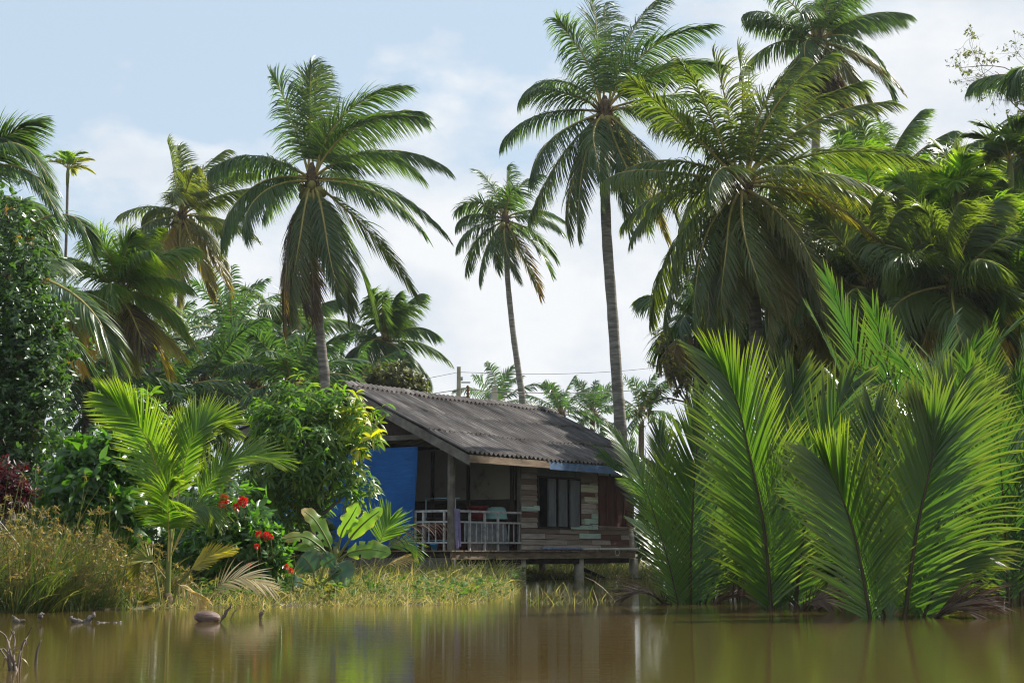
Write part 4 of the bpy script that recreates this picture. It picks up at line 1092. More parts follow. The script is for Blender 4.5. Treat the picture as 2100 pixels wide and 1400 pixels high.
nipa_hand('nipa palm with one straight dark ribbed frond nearest the house piles', (1412, 1234), 27, [
    dict(p=[(1415, 1236), (1418, 1100), (1428, 930), (1442, 773)], nrm=(-.15, -1, .2), vee=22, scale=.92, tint0=.45),
    dict(p=[(1398, 1236), (1362, 1120), (1305, 960), (1228, 850)], nrm=(.25, -.7, .7), scale=.55, tint0=.95, dy=-.3, grav=.35),
    dict(p=[(1430, 1236), (1462, 1080), (1490, 900), (1500, 760)], nrm=(-.5, -.8, .1), scale=.8, tint0=.3, dy=.5),
    dict(p=[(1405, 1236), (1380, 1080), (1362, 950), (1345, 850)], nrm=(.4, -.9, .3), scale=.65, tint0=.3, dy=.6)], 201, 3)
nipa_hand('nipa palm with the tall frond bending left over bright backlit leaflets', (1605, 1246), 24.3, [
    dict(p=[(1584, 1248), (1568, 1090), (1537, 930), (1500, 795), (1418, 688)], nrm=(-.28, -.9, .22), vee=28, scale=1.12, tint0=.9, n=78),
    dict(p=[(1627, 1249), (1648, 1095), (1676, 960), (1722, 832), (1760, 765)], nrm=(-.2, -.9, .3), vee=25, scale=.95, tint0=.5, dy=.3),
    dict(p=[(1600, 1248), (1606, 1060), (1618, 860), (1632, 750)], nrm=(.2, -1, .1), scale=1.05, tint0=.4, dy=1.2),
    dict(p=[(1575, 1248), (1545, 1100), (1530, 980), (1532, 860)], nrm=(.5, -.8, .1), scale=.7, tint0=.25, dy=.8),
    dict(p=[(1640, 1249), (1690, 1120), (1730, 1010), (1790, 930)], nrm=(-.3, -.6, .7), scale=.7, tint0=.35, dy=.9)], 202, 2)
nipa_hand('nearest nipa palm with pale sun glints on its wide right hand frond', (1850, 1262), 21.6, [
    dict(p=[(1790, 1264), (1757, 1115), (1720, 1005), (1672, 922)], nrm=(-.28, -.9, .2), vee=28, scale=.95, tint0=.85, dy=-.1, n=70),
    dict(p=[(1849, 1264), (1879, 1095), (1905, 972), (1914, 900), (1885, 845)], nrm=(-.08, -.8, .58), vee=30, scale=1.05, tint0=.75, n=74),
    dict(p=[(1903, 1261), (1917, 1140), (1940, 960), (1953, 850), (1962, 778)], nrm=(-.2, -.95, .35), vee=20, scale=1.05, tint0=.6, dy=.5, n=74, grav=.75),
    dict(p=[(1812, 1262), (1808, 1100), (1800, 940), (1788, 800)], nrm=(.2, -1, .1), scale=.95, tint0=.35, dy=1.3),
    dict(p=[(1880, 1262), (1930, 1180), (1985, 1130), (2030, 1140)], nrm=(-.1, -.6, .8), scale=.7, tint0=.5, dy=.3),
    dict(p=[(1830, 1262), (1780, 1190), (1740, 1160), (1700, 1180)], nrm=(.1, -.6, .8), scale=.6, tint0=.1, dy=.8)], 203, 2)


def nipa_back(label, px, Y, n, L, seed, tint0=.4, group='nipa palms on the wooded bank', e=(66, 88), zb=.1, pr=NIPA):
    rng = rnd(seed); org = P(px, 1128, Y); org[2] = zb
    root = empty('nipa_palm', org, label, 'palm', group)
    for k in range(n):
        nipa_fill(root, org, rng, k * 137.5 + rng.normal(0, 15), rng.uniform(*e), L * rng.uniform(.75, 1.05), .3, tint0, 52, pr, leaf=M['nipa_dark'])
    return root


nipa_back('nipa palm behind the straight ribbed one', 1475, 31, 8, 3.3, 211, .4)
nipa_back('nipa palm in shade between the two front clumps', 1700, 28, 6, 3.4, 212, .3)
nipa_back('tall nipa palm behind the left bending frond', 1600, 32, 7, 3.7, 213, .6)
nipa_back('tallest nipa palm with dark blue green glinting fronds near the right edge', 1880, 33, 12, 6.6, 214, .5, e=(80, 89))
nipa_back('tall nipa palm between the broad coconut palm and the tallest nipa', 1765, 34, 8, 4.6, 215, .35)
nipa_back('tall nipa palm right at the picture edge', 2075, 31, 10, 6.0, 216, .6, e=(72, 88))
nipa_back('nipa palm in deep shade at the water by the right edge', 2060, 26, 8, 4.0, 217, .2)
nipa_back('nipa palm in deep shade behind the sun glinting clump', 1960, 27, 7, 4.0, 218, .3)
nipa_back('nipa palm far back beside the right edge', 2120, 36, 10, 6.0, 219, .5, e=(72, 88))
nipa_back('nipa palm far back between the tallest one and the right edge', 1975, 37, 11, 6.0, 222, .6, e=(75, 88))
nipa_back('nipa palm far back behind the left bending frond', 1680, 40, 9, 4.8, 223, .3)
nipa_back('nipa palm far back behind the house end', 1395, 40, 8, 4.0, 220, .3)
nipa_back('nipa palm far back under the broad coconut palm', 1545, 39, 9, 3.8, 221, .35)

# ------------------------------------------------------------------ near young coconut palm
def young_palm():
    rng = rnd(301); Y = 25.3; org = P(345, 1240, Y); org[2] = .0
    root = empty('young_coconut_palm', org, 'young bright green coconut palm standing at the water edge', 'palm tree')
    mb = MB(); b0 = P(343, 1244, Y)
    mb.tube(catmull([P(343, 1250, Y), P(344, 1200, Y), P(347, 1140, Y), P(350, 1075, Y)], 14), np.linspace(.058, .03, 14), 9); mb.build('trunk', M['stem'], root, org)
    mb = MB(); mb.tube([P(341, 1252, Y), P(342, 1232, Y), P(343, 1215, Y)], [.13, .10, .07], 10); mb.build('root_collar', M['fibre'], root, org)
    F = [dict(p=[(346, 1150), (342, 1048), (303, 905), (262, 850), (216, 812)], nrm=(-.45, -.85, .05), scale=.86, tint0=.7),
         dict(p=[(352, 1120), (366, 1010), (388, 915), (420, 870), (468, 872)], nrm=(-.4, -.85, .25), scale=.78, tint0=.45, dy=.2),
         dict(p=[(354, 1130), (400, 1040), (450, 965), (510, 935), (578, 945)], nrm=(-.2, -.6, .8), scale=.78, tint0=.35, dy=.1),
         dict(p=[(348, 1130), (355, 1010), (365, 920), (395, 850)], nrm=(-.1, -.9, .3), scale=.7, tint0=.6, dy=.5),
         dict(p=[(345, 1150), (346, 1080), (345, 1020), (352, 985)], nrm=(0, -.75, .6), scale=.66, tint0=.15, dy=-.3, ly=-.9, grav=.9),
         dict(p=[(350, 1140), (385, 1060), (425, 1035), (440, 1070)], nrm=(0, -.6, .8), scale=.6, tint0=.25, dy=-.2, ly=-.4, grav=.8),
         dict(p=[(354, 1190), (395, 1165), (430, 1140), (470, 1130)], nrm=(0, -.5, .85), scale=.42, tint0=.9, age=.32, dy=-.2),
         dict(p=[(340, 1185), (310, 1150), (290, 1150), (282, 1170)], nrm=(0, -.5, .85), scale=.42, tint0=.6, age=.2, dy=-.2)]
    for f in F:
        m = len(f['p']); c = catmull([P(x, y, Y + f.get('dy', 0) + f.get('ly', 0) * (k / (m - 1)) ** 2) for k, (x, y) in enumerate(f['p'])], 28)
        b, rb = MB(), MB()
        frond(b, c, f['nrm'], YOUNG, rng, f.get('age', 0), 0, 0, 0, rb, f['scale'], .12, (.05, 0, -1), tint0=f['tint0'], grav=f.get('grav'))
        fo = b.build('frond', M['coco_bright'], root, org)
        rr = rb.build('midrib', M['rachis'], fo, org)
    # petioles at the foot
    for pts in ([(330, 1245), (322, 1190), (312, 1140)], [(354, 1248), (366, 1200), (400, 1160)]):
        mb = MB(); mb.tube(catmull([P(x, y, Y - .15) for x, y in pts], 8), np.linspace(.03, .015, 8), 6); mb.build('leaf_stalk', M['stem'], root, org)


young_palm()


def single_frond(name, label, cat, pts, Y, leaf, pr, seed, scale, nrm=(0, -.5, .85), age=0.0, grav=None, rib='rachis', ly=0, keep=1.0, group=None):
    rng = rnd(seed); m = len(pts)
    c = catmull([P(x, y, Y + ly * k / (m - 1)) for k, (x, y) in enumerate(pts)], 24)
    b = MB(); frond(b, c, nrm, pr, rng, age, 0, 0, 1, None, scale, 0, (.05, 0, -1), grav=grav, keep=keep)
    o = b.build(name, [leaf, M[rib]], None, c[0])
    return tag(o, label, cat, group)


single_frond('fallen_frond', 'dry cream palm frond lying on the bank right of the young palm', 'palm frond', [(430, 1222), (455, 1196), (490, 1184), (525, 1190), (560, 1206)], 25.0, M['dry'], dict(YOUNG, n=24, t0=.1), 311, .62, nrm=(-.2, -.6, .8), grav=.5)
single_frond('fallen_frond', 'yellow cream withered frond drooping into the water at the young palm foot', 'palm frond', [(362, 1195), (385, 1210), (405, 1222), (420, 1240)], 25.0, M['dry'], dict(YOUNG, n=12, t0=.05, lw=.07), 312, .42, nrm=(0, -.8, .5), age=.3, grav=1.5)


def seedling():
    rng = rnd(321); Y = 33.0; org = P(790, 1165, Y)
    root = empty('palm_seedling', org, 'small palm seedling with one dead brown frond before the tarpaulin', 'palm')
    for pts, leaf, sc, gv, nm in (([(765, 1165), (780, 1110), (792, 1085), (800, 1065)], M['coco_bright'], .62, .15, (-.2, -.9, .3)), ([(770, 1160), (800, 1120), (830, 1110), (850, 1130)], M['coco_bright'], .55, .6, (0, -.6, .8)),
                              ([(780, 1165), (800, 1110), (840, 1080), (905, 1072)], M['dead'], .5, 1.6, (0, -.4, .9)), ([(770, 1165), (800, 1155), (825, 1145), (840, 1140)], M['dry'], .35, .6, (0, -.4, .9))):
        c = catmull([P(x, y, Y) for x, y in pts], 22); b = MB()
        frond(b, c, nm, dict(YOUNG, n=26 if leaf is not M['dead'] else 12), rng, .0 if leaf is not M['dry'] else .3, 0, 0, 1, None, sc * 1.25, 0, (.05, 0, -1), grav=gv, tint0=.5)
        b.build('frond', [leaf, M['rachis'] if leaf is not M['dead'] else M['twig']], root, org)


seedling()


# banana plant
def paddle(mb, pts, w, rng, nrm, K=26, fold=.16, tears=3, tint=.5, age=0.0, stalk=.25, tip_age=0.0):
    c = catmull(pts, K); T = nz(np.gradient(c, axis=0)); S = nz(np.cross(T, np.asarray(nrm, float))); N = np.cross(S, T)
    t = np.linspace(0, 1, K); u = np.clip((t - stalk) / (1 - stalk), 0, 1)
    prof = w * np.where(t < stalk, .04, np.clip(np.sin(np.pi * np.clip(u * .96 + .03, 0, 1)) ** .5, .05, 1))
    prof[-1] = w * .05
    prof = prof * (1 + rng.normal(0, .03, K))
    rows = []
    for j, x in enumerate((-1, -.55, -.05, .05, .55, 1)):
        wav = .10 * prof * np.sin(t * 26 + j * .8 + rng.uniform(0, 3)) * abs(x) ** 2
        rows.append(c + S * (prof * x * .5)[:, None] + N * ((abs(x) * fold * prof) + wav - (abs(x) ** 2) * prof * .16)[:, None])
    V = np.stack(rows, 1)
    q = []; mt = []
    tear = {(rng.integers(8, K - 4), int(rng.integers(0, 2))) for _ in range(tears)}
    for k in range(K - 1):
        for j in range(5):
            if (k, 0) in tear and j in (0,): continue
            if (k, 1) in tear and j in (4,): continue
            b = k * 6 + j; q.append((b, b + 1, b + 7, b + 6))
    tin = np.tile([tint, tint, 1, 1, tint, tint], K) + rng.normal(0, .05, 6 * K)
    edge = np.abs(np.tile([-1, -.55, 0, 0, .55, 1], K)) ** 6 * .25
    mb.add(V.reshape(-1, 3), q, None, 0, np.clip(tin, 0, 1), np.clip(age + edge * rng.uniform(0, 1.3, 6 * K) + np.repeat(tip_age * t ** 6, 6), 0, 1))
    mb.tube(c[: int(K * .95)], np.linspace(.028, .008, int(K * .95)), 6, 1, caps=False)


def banana():
    rng = rnd(331); Y = 28.5; org = P(688, 1190, Y); org[2] = gz(org[0], org[1])
    root = empty('banana_plant', org, 'young banana plant with broad torn leaves in front of the house', 'plant')
    mb = MB(); mb.tube(catmull([P(682, 1215, Y), P(684, 1170, Y), P(690, 1120, Y)], 8), np.linspace(.10, .055, 8), 9); mb.build('stem', M['stem'], root, org)
    L = [([(686, 1150), (672, 1110), (645, 1065), (618, 1044)], .30, (.35, -.8, .5), .35, 0, .25, .8), ([(690, 1140), (702, 1090), (720, 1060), (735, 1032)], .36, (-.55, -.8, .2), .95, 0, .0, 0), ([(694, 1140), (725, 1095), (755, 1065), (785, 1042)], .30, (.3, -.7, .6), .5, 0, .0, 0),
         ([(690, 1150), (720, 1132), (760, 1126), (802, 1134)], .36, (0, -.85, .55), .4, 0, .0, 0), ([(684, 1150), (655, 1120), (622, 1100), (575, 1106)], .26, (0, -.75, .65), .3, 0, .1, .7), ([(686, 1160), (660, 1130), (640, 1120), (600, 1125)], .24, (0, -.7, .7), .2, 0, .1, 0)]
    for pts, w, nm, tn, ag, _, ta in L:
        b = MB(); m = len(pts)
        paddle(b, [P(x, y, Y - .25 * k / m) for k, (x, y) in enumerate(pts)], w * 1.08, rng, nm, tint=tn, age=ag, tip_age=ta)
        b.build('leaf', [M['banana'], M['stem']], root, org)
    # low broad leaved plant at its foot
    org2 = P(640, 1215, 27.5); org2[2] = gz(org2[0], org2[1])
    r2 = empty('broad_leaf_plant', org2, 'low plant with dark blue green broad leaves at the banana foot', 'plant')
    for pts, w, nm in (([(650, 1205), (642, 1170), (630, 1150), (618, 1138)], .55, (.1, -.95, .2)), ([(655, 1205), (680, 1180), (700, 1170), (690, 1158)], .5, (0, -.8, .5)), ([(645, 1205), (620, 1195), (600, 1192), (576, 1200)], .34, (0, -.6, .8)),
                       ([(660, 1205), (680, 1195), (700, 1190), (712, 1200)], .36, (0, -.5, .8)), ([(652, 1205), (665, 1160), (675, 1150), (688, 1142)], .40, (0, -.9, .3))):
        b = MB(); paddle(b, [P(x, y, 27.5) for x, y in pts], w, rng, nm, K=18, tears=0, tint=rng.uniform(.2, .8), stalk=.3); b.build('leaf', [M['taro'], M['stem']], r2, org2)


banana()

# ------------------------------------------------------------------ broadleaf trees and bushes
LP = lobe_px


def gb(px, Y): p = P(px, 1128, Y); p[2] = float(gz(p[0], p[1])); return p


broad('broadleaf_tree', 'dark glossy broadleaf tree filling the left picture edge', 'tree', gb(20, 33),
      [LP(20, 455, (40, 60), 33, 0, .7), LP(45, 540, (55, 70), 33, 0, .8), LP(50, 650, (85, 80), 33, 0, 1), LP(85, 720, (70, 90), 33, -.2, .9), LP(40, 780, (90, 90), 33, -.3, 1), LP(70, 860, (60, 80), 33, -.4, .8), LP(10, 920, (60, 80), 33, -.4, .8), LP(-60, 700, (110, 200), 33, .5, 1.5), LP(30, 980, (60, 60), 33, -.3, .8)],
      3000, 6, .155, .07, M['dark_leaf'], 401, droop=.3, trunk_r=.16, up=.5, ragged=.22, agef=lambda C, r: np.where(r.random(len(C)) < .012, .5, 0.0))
broad('leafy_bush', 'dark green bush with large shiny leaves above the sedge', 'bush', gb(180, 28.5),
      [LP(190, 930, (60, 45), 28.5), LP(165, 990, (75, 60), 28.5, -.2), LP(215, 1000, (70, 70), 28.5), LP(150, 1050, (70, 60), 28.5, -.3), LP(240, 1060, (70, 70), 28.5, .1), LP(255, 950, (40, 60), 28.5, .2)], 420, 5, .30, .125, M['bush_leaf'], 402, droop=.7, trunk_r=.05, prof=(.3, .95, 1, .5, .04), trunkname='stem')
broad('leafy_bush', 'bright green drooping bush directly behind the young coconut palm', 'bush', gb(290, 35),
      [LP(285, 840, (42, 40), 35), LP(265, 880, (45, 50), 35), LP(310, 880, (40, 55), 35), LP(290, 950, (60, 70), 35, .2)], 420, 6, .26, .07, M['mango'], 403, droop=1.1, trunk_r=.06, tint0=.9, trunkname='stem', agef=lambda C, r: np.where(r.random(len(C)) < .25, .12, 0.0))


def mango_age(C, r):
    px = 1050 + C[:, 0] / C[:, 1] * FPX
    a = np.where((r.random(len(C)) < .25), r.uniform(.05, .2, len(C)), 0.0)
    return np.where((px > 690) & (r.random(len(C)) < .42) & (C[:, 2] > 2.9), r.uniform(.2, .85, len(C)), a)


broad('mango_tree', 'bushy mango tree with yellow young leaves beside the blue tarpaulin', 'tree', gb(640, 36),
      [LP(610, 830, (75, 50), 36), LP(560, 860, (50, 50), 36), LP(690, 850, (60, 45), 36, -.2), LP(740, 875, (48, 40), 36, -.3), LP(620, 890, (95, 70), 36, -.3, .9), LP(700, 920, (55, 40), 36), LP(570, 960, (65, 75), 36, -.1), LP(645, 960, (80, 60), 36, -.2), LP(720, 1000, (48, 32), 36, -.2), LP(600, 1030, (70, 50), 36), LP(540, 1030, (50, 60), 36)],
      900, 8, .29, .062, M['mango'], 404, droop=1.1, trunk_r=.09, up=.45, spread=1.1, agef=mango_age, prof=(.3, 1, .85, .05), ragged=.26, shell=(.4, 1.1))
broad('red_leaf_shrub', 'dark red leaved shrub at the left edge above the sedge', 'shrub', gb(15, 27.5), [LP(15, 985, (45, 40), 27.5), LP(-20, 1010, (60, 60), 27.5), LP(40, 1020, (35, 30), 27.5)], 380, 6, .13, .045, M['red_leaf'], 405, droop=.3, trunk_r=.03, trunkname='stem')
broad('olive_tree_bush', 'round olive brown tree beyond the ridge, left of the utility pole', 'tree', gb(800, 66), [LP(800, 785, (62, 42), 66), LP(840, 800, (40, 30), 66), LP(760, 800, (40, 35), 66)], 900, 7, .17, .10, M['olive_leaf'], 406, droop=.2, trunk_r=.12)


def ixora():
    lobes = [LP(480, 1075, (60, 45), 27.5), LP(450, 1110, (50, 50), 27.5, -.2), LP(520, 1120, (50, 45), 27.5), LP(470, 1050, (40, 40), 27.5, .2), LP(550, 1110, (35, 40), 27.5, .1), LP(560, 1150, (45, 35), 27.5), LP(500, 1150, (60, 35), 27.5, -.1)]
    root = broad('flowering_shrub', 'flowering shrub with red blossom heads right of the young coconut palm', 'shrub', gb(490, 27.5), lobes, 620, 6, .15, .06, M['bush_leaf'], 411, droop=.35, trunk_r=.03, tint0=.6, trunkname='stem')
    org = np.array(root.location); rng = rnd(412)
    for px, py, r in ((498, 1028, 12), (462, 1024, 10), (452, 1036, 8), (484, 1040, 8), (457, 1018, 7), (546, 1098, 9), (531, 1095, 8), (555, 1100, 6), (588, 1162, 6), (597, 1170, 6), (526, 1120, 6), (510, 1158, 5)):
        c = P(px, py, 26.8); s = r * 22 / FPX
        d = nz(rng.normal(0, 1, (90, 3)) + [0, -.5, .5]); b = MB()
        ribbons(b, c + d * s * rng.uniform(.5, .9, 90)[:, None], d + rng.normal(0, .5, d.shape), rng.normal(0, 1, (90, 3)), s * .55, s * .42, [.4, 1, .3], .2, 0, rng.random(90))
        b.build('flower_cluster', M['petal'], root, org)
        if py > 1000:
            s2 = MB(); s2.tube([c, c + np.array([.02, .25, -.45])], .008, 4); s2.build('flower_stalk', M['stem'], root, org)


ixora()
# dark shrubs that close the ground level
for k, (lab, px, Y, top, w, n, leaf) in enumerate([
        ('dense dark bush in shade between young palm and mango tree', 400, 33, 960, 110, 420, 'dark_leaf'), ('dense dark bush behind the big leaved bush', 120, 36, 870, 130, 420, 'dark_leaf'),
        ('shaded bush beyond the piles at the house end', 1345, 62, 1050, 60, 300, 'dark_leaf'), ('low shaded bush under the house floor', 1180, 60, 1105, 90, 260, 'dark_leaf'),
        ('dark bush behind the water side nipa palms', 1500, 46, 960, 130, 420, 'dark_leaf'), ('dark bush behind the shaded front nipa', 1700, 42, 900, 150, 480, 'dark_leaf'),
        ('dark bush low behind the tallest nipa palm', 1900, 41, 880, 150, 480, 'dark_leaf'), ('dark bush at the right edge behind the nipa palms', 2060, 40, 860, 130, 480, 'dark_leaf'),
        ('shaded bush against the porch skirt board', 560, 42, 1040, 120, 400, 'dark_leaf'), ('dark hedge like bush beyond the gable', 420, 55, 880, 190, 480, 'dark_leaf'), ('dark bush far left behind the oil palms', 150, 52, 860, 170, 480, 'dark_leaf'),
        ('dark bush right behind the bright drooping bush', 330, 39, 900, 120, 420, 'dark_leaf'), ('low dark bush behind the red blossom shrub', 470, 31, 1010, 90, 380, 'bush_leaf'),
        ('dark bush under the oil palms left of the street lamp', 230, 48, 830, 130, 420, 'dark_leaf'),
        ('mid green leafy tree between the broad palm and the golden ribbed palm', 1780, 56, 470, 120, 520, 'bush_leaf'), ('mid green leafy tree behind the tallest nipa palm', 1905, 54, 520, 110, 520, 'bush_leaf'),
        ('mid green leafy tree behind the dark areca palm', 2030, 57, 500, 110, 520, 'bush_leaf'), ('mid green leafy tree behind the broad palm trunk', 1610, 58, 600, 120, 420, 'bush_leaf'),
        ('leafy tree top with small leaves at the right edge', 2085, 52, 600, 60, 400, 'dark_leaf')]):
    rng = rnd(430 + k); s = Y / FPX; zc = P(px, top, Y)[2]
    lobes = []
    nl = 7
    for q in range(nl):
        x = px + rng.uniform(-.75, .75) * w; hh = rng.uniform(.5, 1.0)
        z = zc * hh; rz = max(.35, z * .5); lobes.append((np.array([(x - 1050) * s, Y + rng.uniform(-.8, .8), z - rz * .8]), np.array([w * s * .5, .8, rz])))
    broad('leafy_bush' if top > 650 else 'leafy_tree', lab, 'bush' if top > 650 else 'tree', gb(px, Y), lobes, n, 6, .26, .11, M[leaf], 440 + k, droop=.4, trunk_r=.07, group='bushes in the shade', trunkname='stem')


for k, (x, y, h) in enumerate(((16.5, 33.5, 9.0), (20, 37, 11.0), (14.5, 29.5, 6.5))):  # unseen trees, added to keep sun off the rear nipa palms
    rng = rnd(470 + k)
    lobes = [(np.array([x + rng.normal(0, 1.4), y + rng.normal(0, 1.4), h * rng.uniform(.35, .9)]), np.array([2.0, 2.0, 1.5])) for q in range(9)]
    broad('added_shade_tree', ('wide unseen tree added for shade beyond the right edge of the picture', 'tallest unseen tree added for shade farther beyond the right edge', 'smaller unseen tree added for shade at the water beyond the right edge')[k], 'tree', (x, y, .3), lobes, 900, 6, .34, .16, M['dark_leaf'], 480 + k, trunk_r=.22)


# bare twiggy trees
def twiggy(label, px, Y, base_py, seed, dirs, leafn, name='twiggy_tree', start=None):
    rng = rnd(seed); base = gb(px, Y)
    root = empty(name, base, label, 'tree'); mb = MB(); tips = []; dd = []

    def br(p, d, L, r, dep):
        n = 5; pts = [p]
        for i in range(n):
            d = nz(d + rng.normal(0, .16, 3) + np.array([0, 0, .02])); pts.append(pts[-1] + d * L / n)
        mb.tube(pts, np.linspace(r, r * .6, n + 1), 4 if dep > 1 else 6, caps=False)
        if dep >= 3: tips.append(pts[-1]); dd.append(d); tips.append(pts[3]); dd.append(d)
        if dep < 4:
            for k in range(3 if dep else 2):
                br(pts[rng.integers(2, n + 1)], nz(d + rng.normal(0, .55, 3)), L * rng.uniform(.5, .75), r * .55, dep + 1)
    top = P(start[0], start[1], Y)
    mb.tube(catmull([base - [0, 0, .2], (base + top) / 2 + [.2, 0, 0], top], 14), np.linspace(.14, .06, 14), 8)
    for (x, y) in dirs:
        e = P(x, y, Y); br(top, nz(e - top), np.linalg.norm(e - top) * .75, .035, 0)
    mb.build('trunk', M['twig'], root, base)
    C = np.array(tips); D = np.array(dd); sel = rng.random(len(C)) < leafn
    b = MB(); leaf_cloud(b, C[sel], D[sel], 4, .12, .05, rng, .3); b.build('crown', M['olive_leaf'], root, base)


twiggy('nearly bare twiggy tree against the sky at the upper right edge', 2150, 58, 0, 451, [(2060, 190), (2080, 130), (2100, 90), (2075, 240), (2120, 60)], .5, start=(2145, 290))
twiggy('thin twiggy tree with sparse leaves left of the broad palm', 1425, 50, 0, 452, [(1340, 745), (1330, 800), (1370, 700), (1380, 780)], .6, start=(1415, 830))


# ------------------------------------------------------------------ grass and sedge
def grass(name, n, region, hrange, wid, seed, mat, label=None, dry=.35, grav=(.2, 2.0), lean=.38, hfun=None, keep=None):
    rng = rnd(seed); x0, x1, d0, d1 = region
    x = rng.uniform(x0, x1, n); d = d0 + (d1 - d0) * rng.random(n) ** 1.3
    y = shore(x) + d if keep is None else rng.uniform(d0, d1, n)
    cl = np.sin(x * 3.1 + y * 2.3) + np.sin(x * 7.7 - y * 4.1) + rng.normal(0, .8, n)
    ok = cl > -1.0
    x, y = x[ok], y[ok]; n = len(x)
    z = np.maximum(gz(x, y), -.06) - .03
    h = (hrange[0] + (hrange[1] - hrange[0]) * rng.random(n) ** 2.2) * (.65 + .35 * (cl[ok] > .3)) * np.where(rng.random(n) < .04, 1.5, 1)
    if hfun is not None: h = h * hfun(x, y)
    age = np.where(rng.random(n) < dry, rng.uniform(.25, 1.0, n), rng.uniform(0, .12, n))
    a = rng.uniform(0, 2 * np.pi, n)
    D = np.stack([rng.normal(.08, lean, n) + .3 * np.sin(x * 5.3 + y * 3), rng.normal(0, lean, n), np.ones(n)], 1)
    b = MB()
    ribbons(b, np.stack([x, y, z], 1), D, np.stack([np.cos(a), np.sin(a), 0 * a], 1), h, wid * rng.uniform(.6, 1.3, n), [.8, 1, .85, .55, .05], rng.uniform(*grav, n), 0, rng.random(n), age, 0, (.25, 0, -1))
    return b, rng, np.stack([x, y, z], 1), h


b, *_ = grass('grass', 15000, (-5.6, .3, -.7, 4.5), (.14, .50), .012, 501, None, dry=.55, hfun=lambda x, y: np.interp(x, [-5.6, -4.5, -2.2, -.8, .5], [.9, .9, 1.0, .75, .5]))
b2, *_ = grass('grass', 5000, (-3.6, -.4, 2, 14), (.18, .42), .016, 502, None, dry=.3)
b3, *_ = grass('grass', 9000, (-8, .2, 4, 15), (.25, .7), .02, 503, None, dry=.35)
b4, *_ = grass('grass', 7000, (.2, 7, 0, 9), (.25, .6), .022, 504, None, dry=.3)
b5, *_ = grass('grass', 3000, (6, 16, -.2, 4), (.2, .5), .02, 505, None, dry=.3)
b6, *_ = grass('grass', 900, (-.9, 1.5, 26.3, 40), (.10, .42), .013, 506, None, dry=.45, keep=1)
b8, *_ = grass('grass', 520, (.5, 5.6, 40, 51), (.2, .6), .018, 508, None, dry=.3, keep=1)
b9, *_ = grass('grass', 260, (.2, 1.9, 26.5, 29.5), (.15, .6), .013, 509, None, dry=.3, keep=1)
b7, *_ = grass('grass', 60, (-5.2, -2.6, 24, 25.6), (.1, .35), .012, 507, None, dry=.6, keep=1)
m = b
for o in (b2, b3, b4, b5, b6, b7, b8, b9):
    for qa in o.q: m.q.append(qa + m.n)
    m.qm += o.qm; m.v += o.v; m.ti += o.ti; m.ag += o.ag; m.n += o.n
tag(m.build('grass', M['grass']), 'green and straw coloured grass along the water edge and bank', 'grass', kind='stuff')

wr = rnd(521); nw = 240
wx = wr.uniform(-5.4, .4, nw); wy = shore(wx) + wr.uniform(-.2, 2.5, nw)
wz = gz(wx, wy) + wr.uniform(.05, .35, nw)
wb = MB(); leaf_cloud(wb, np.stack([wx, wy, wz], 1), np.stack([wr.normal(0, .3, nw), wr.normal(-.2, .3, nw), np.ones(nw)], 1), 6, .13, .045, wr, .5, age=np.where(wr.random(nw) < .2, .3, 0.0), tint0=.8)
tag(wb.build('weeds', M['weed_leaf']), 'small leafy weeds among the bank grass', 'weeds', kind='stuff')

sb, rng, sp, sh = grass('sedge', 9000, (-10, -5.85, -.4, 4.5), (.75, 1.75), .017, 511, None, dry=.17, grav=(.2, 1.3), lean=.22, hfun=lambda x, y: np.interp(x, [-10, -7.1, -6.5, -5.85], [1.0, .95, .65, .3]))
# brown seed heads
ns = 1900; ii = rng.choice(len(sp), ns); base = sp[ii] + np.stack([rng.normal(.06, .12, ns), rng.normal(0, .12, ns), sh[ii] * rng.uniform(.75, 1.05, ns)], 1)
kx = 11; bb = np.repeat(base, kx, 0); dd = nz(rng.normal(0, 1, (ns * kx, 3)) + [0, 0, .6])
ribbons(sb, bb, dd, rng.normal(0, 1, (ns * kx, 3)), rng.uniform(.04, .10, ns * kx), .016, [.4, 1, .8], .8, 0, rng.random(ns * kx), rng.uniform(.55, 1.0, ns * kx))
st = sp[ii]; ribbons(sb, st, base - st, rng.normal(0, 1, (ns, 3)), np.linalg.norm(base - st, axis=1), .008, [1, 1, .8], .0, 0, .5, .3)
tag(sb.build('sedge', M['sedge']), 'tall brown headed sedge bed on the left bank', 'sedge', kind='stuff')

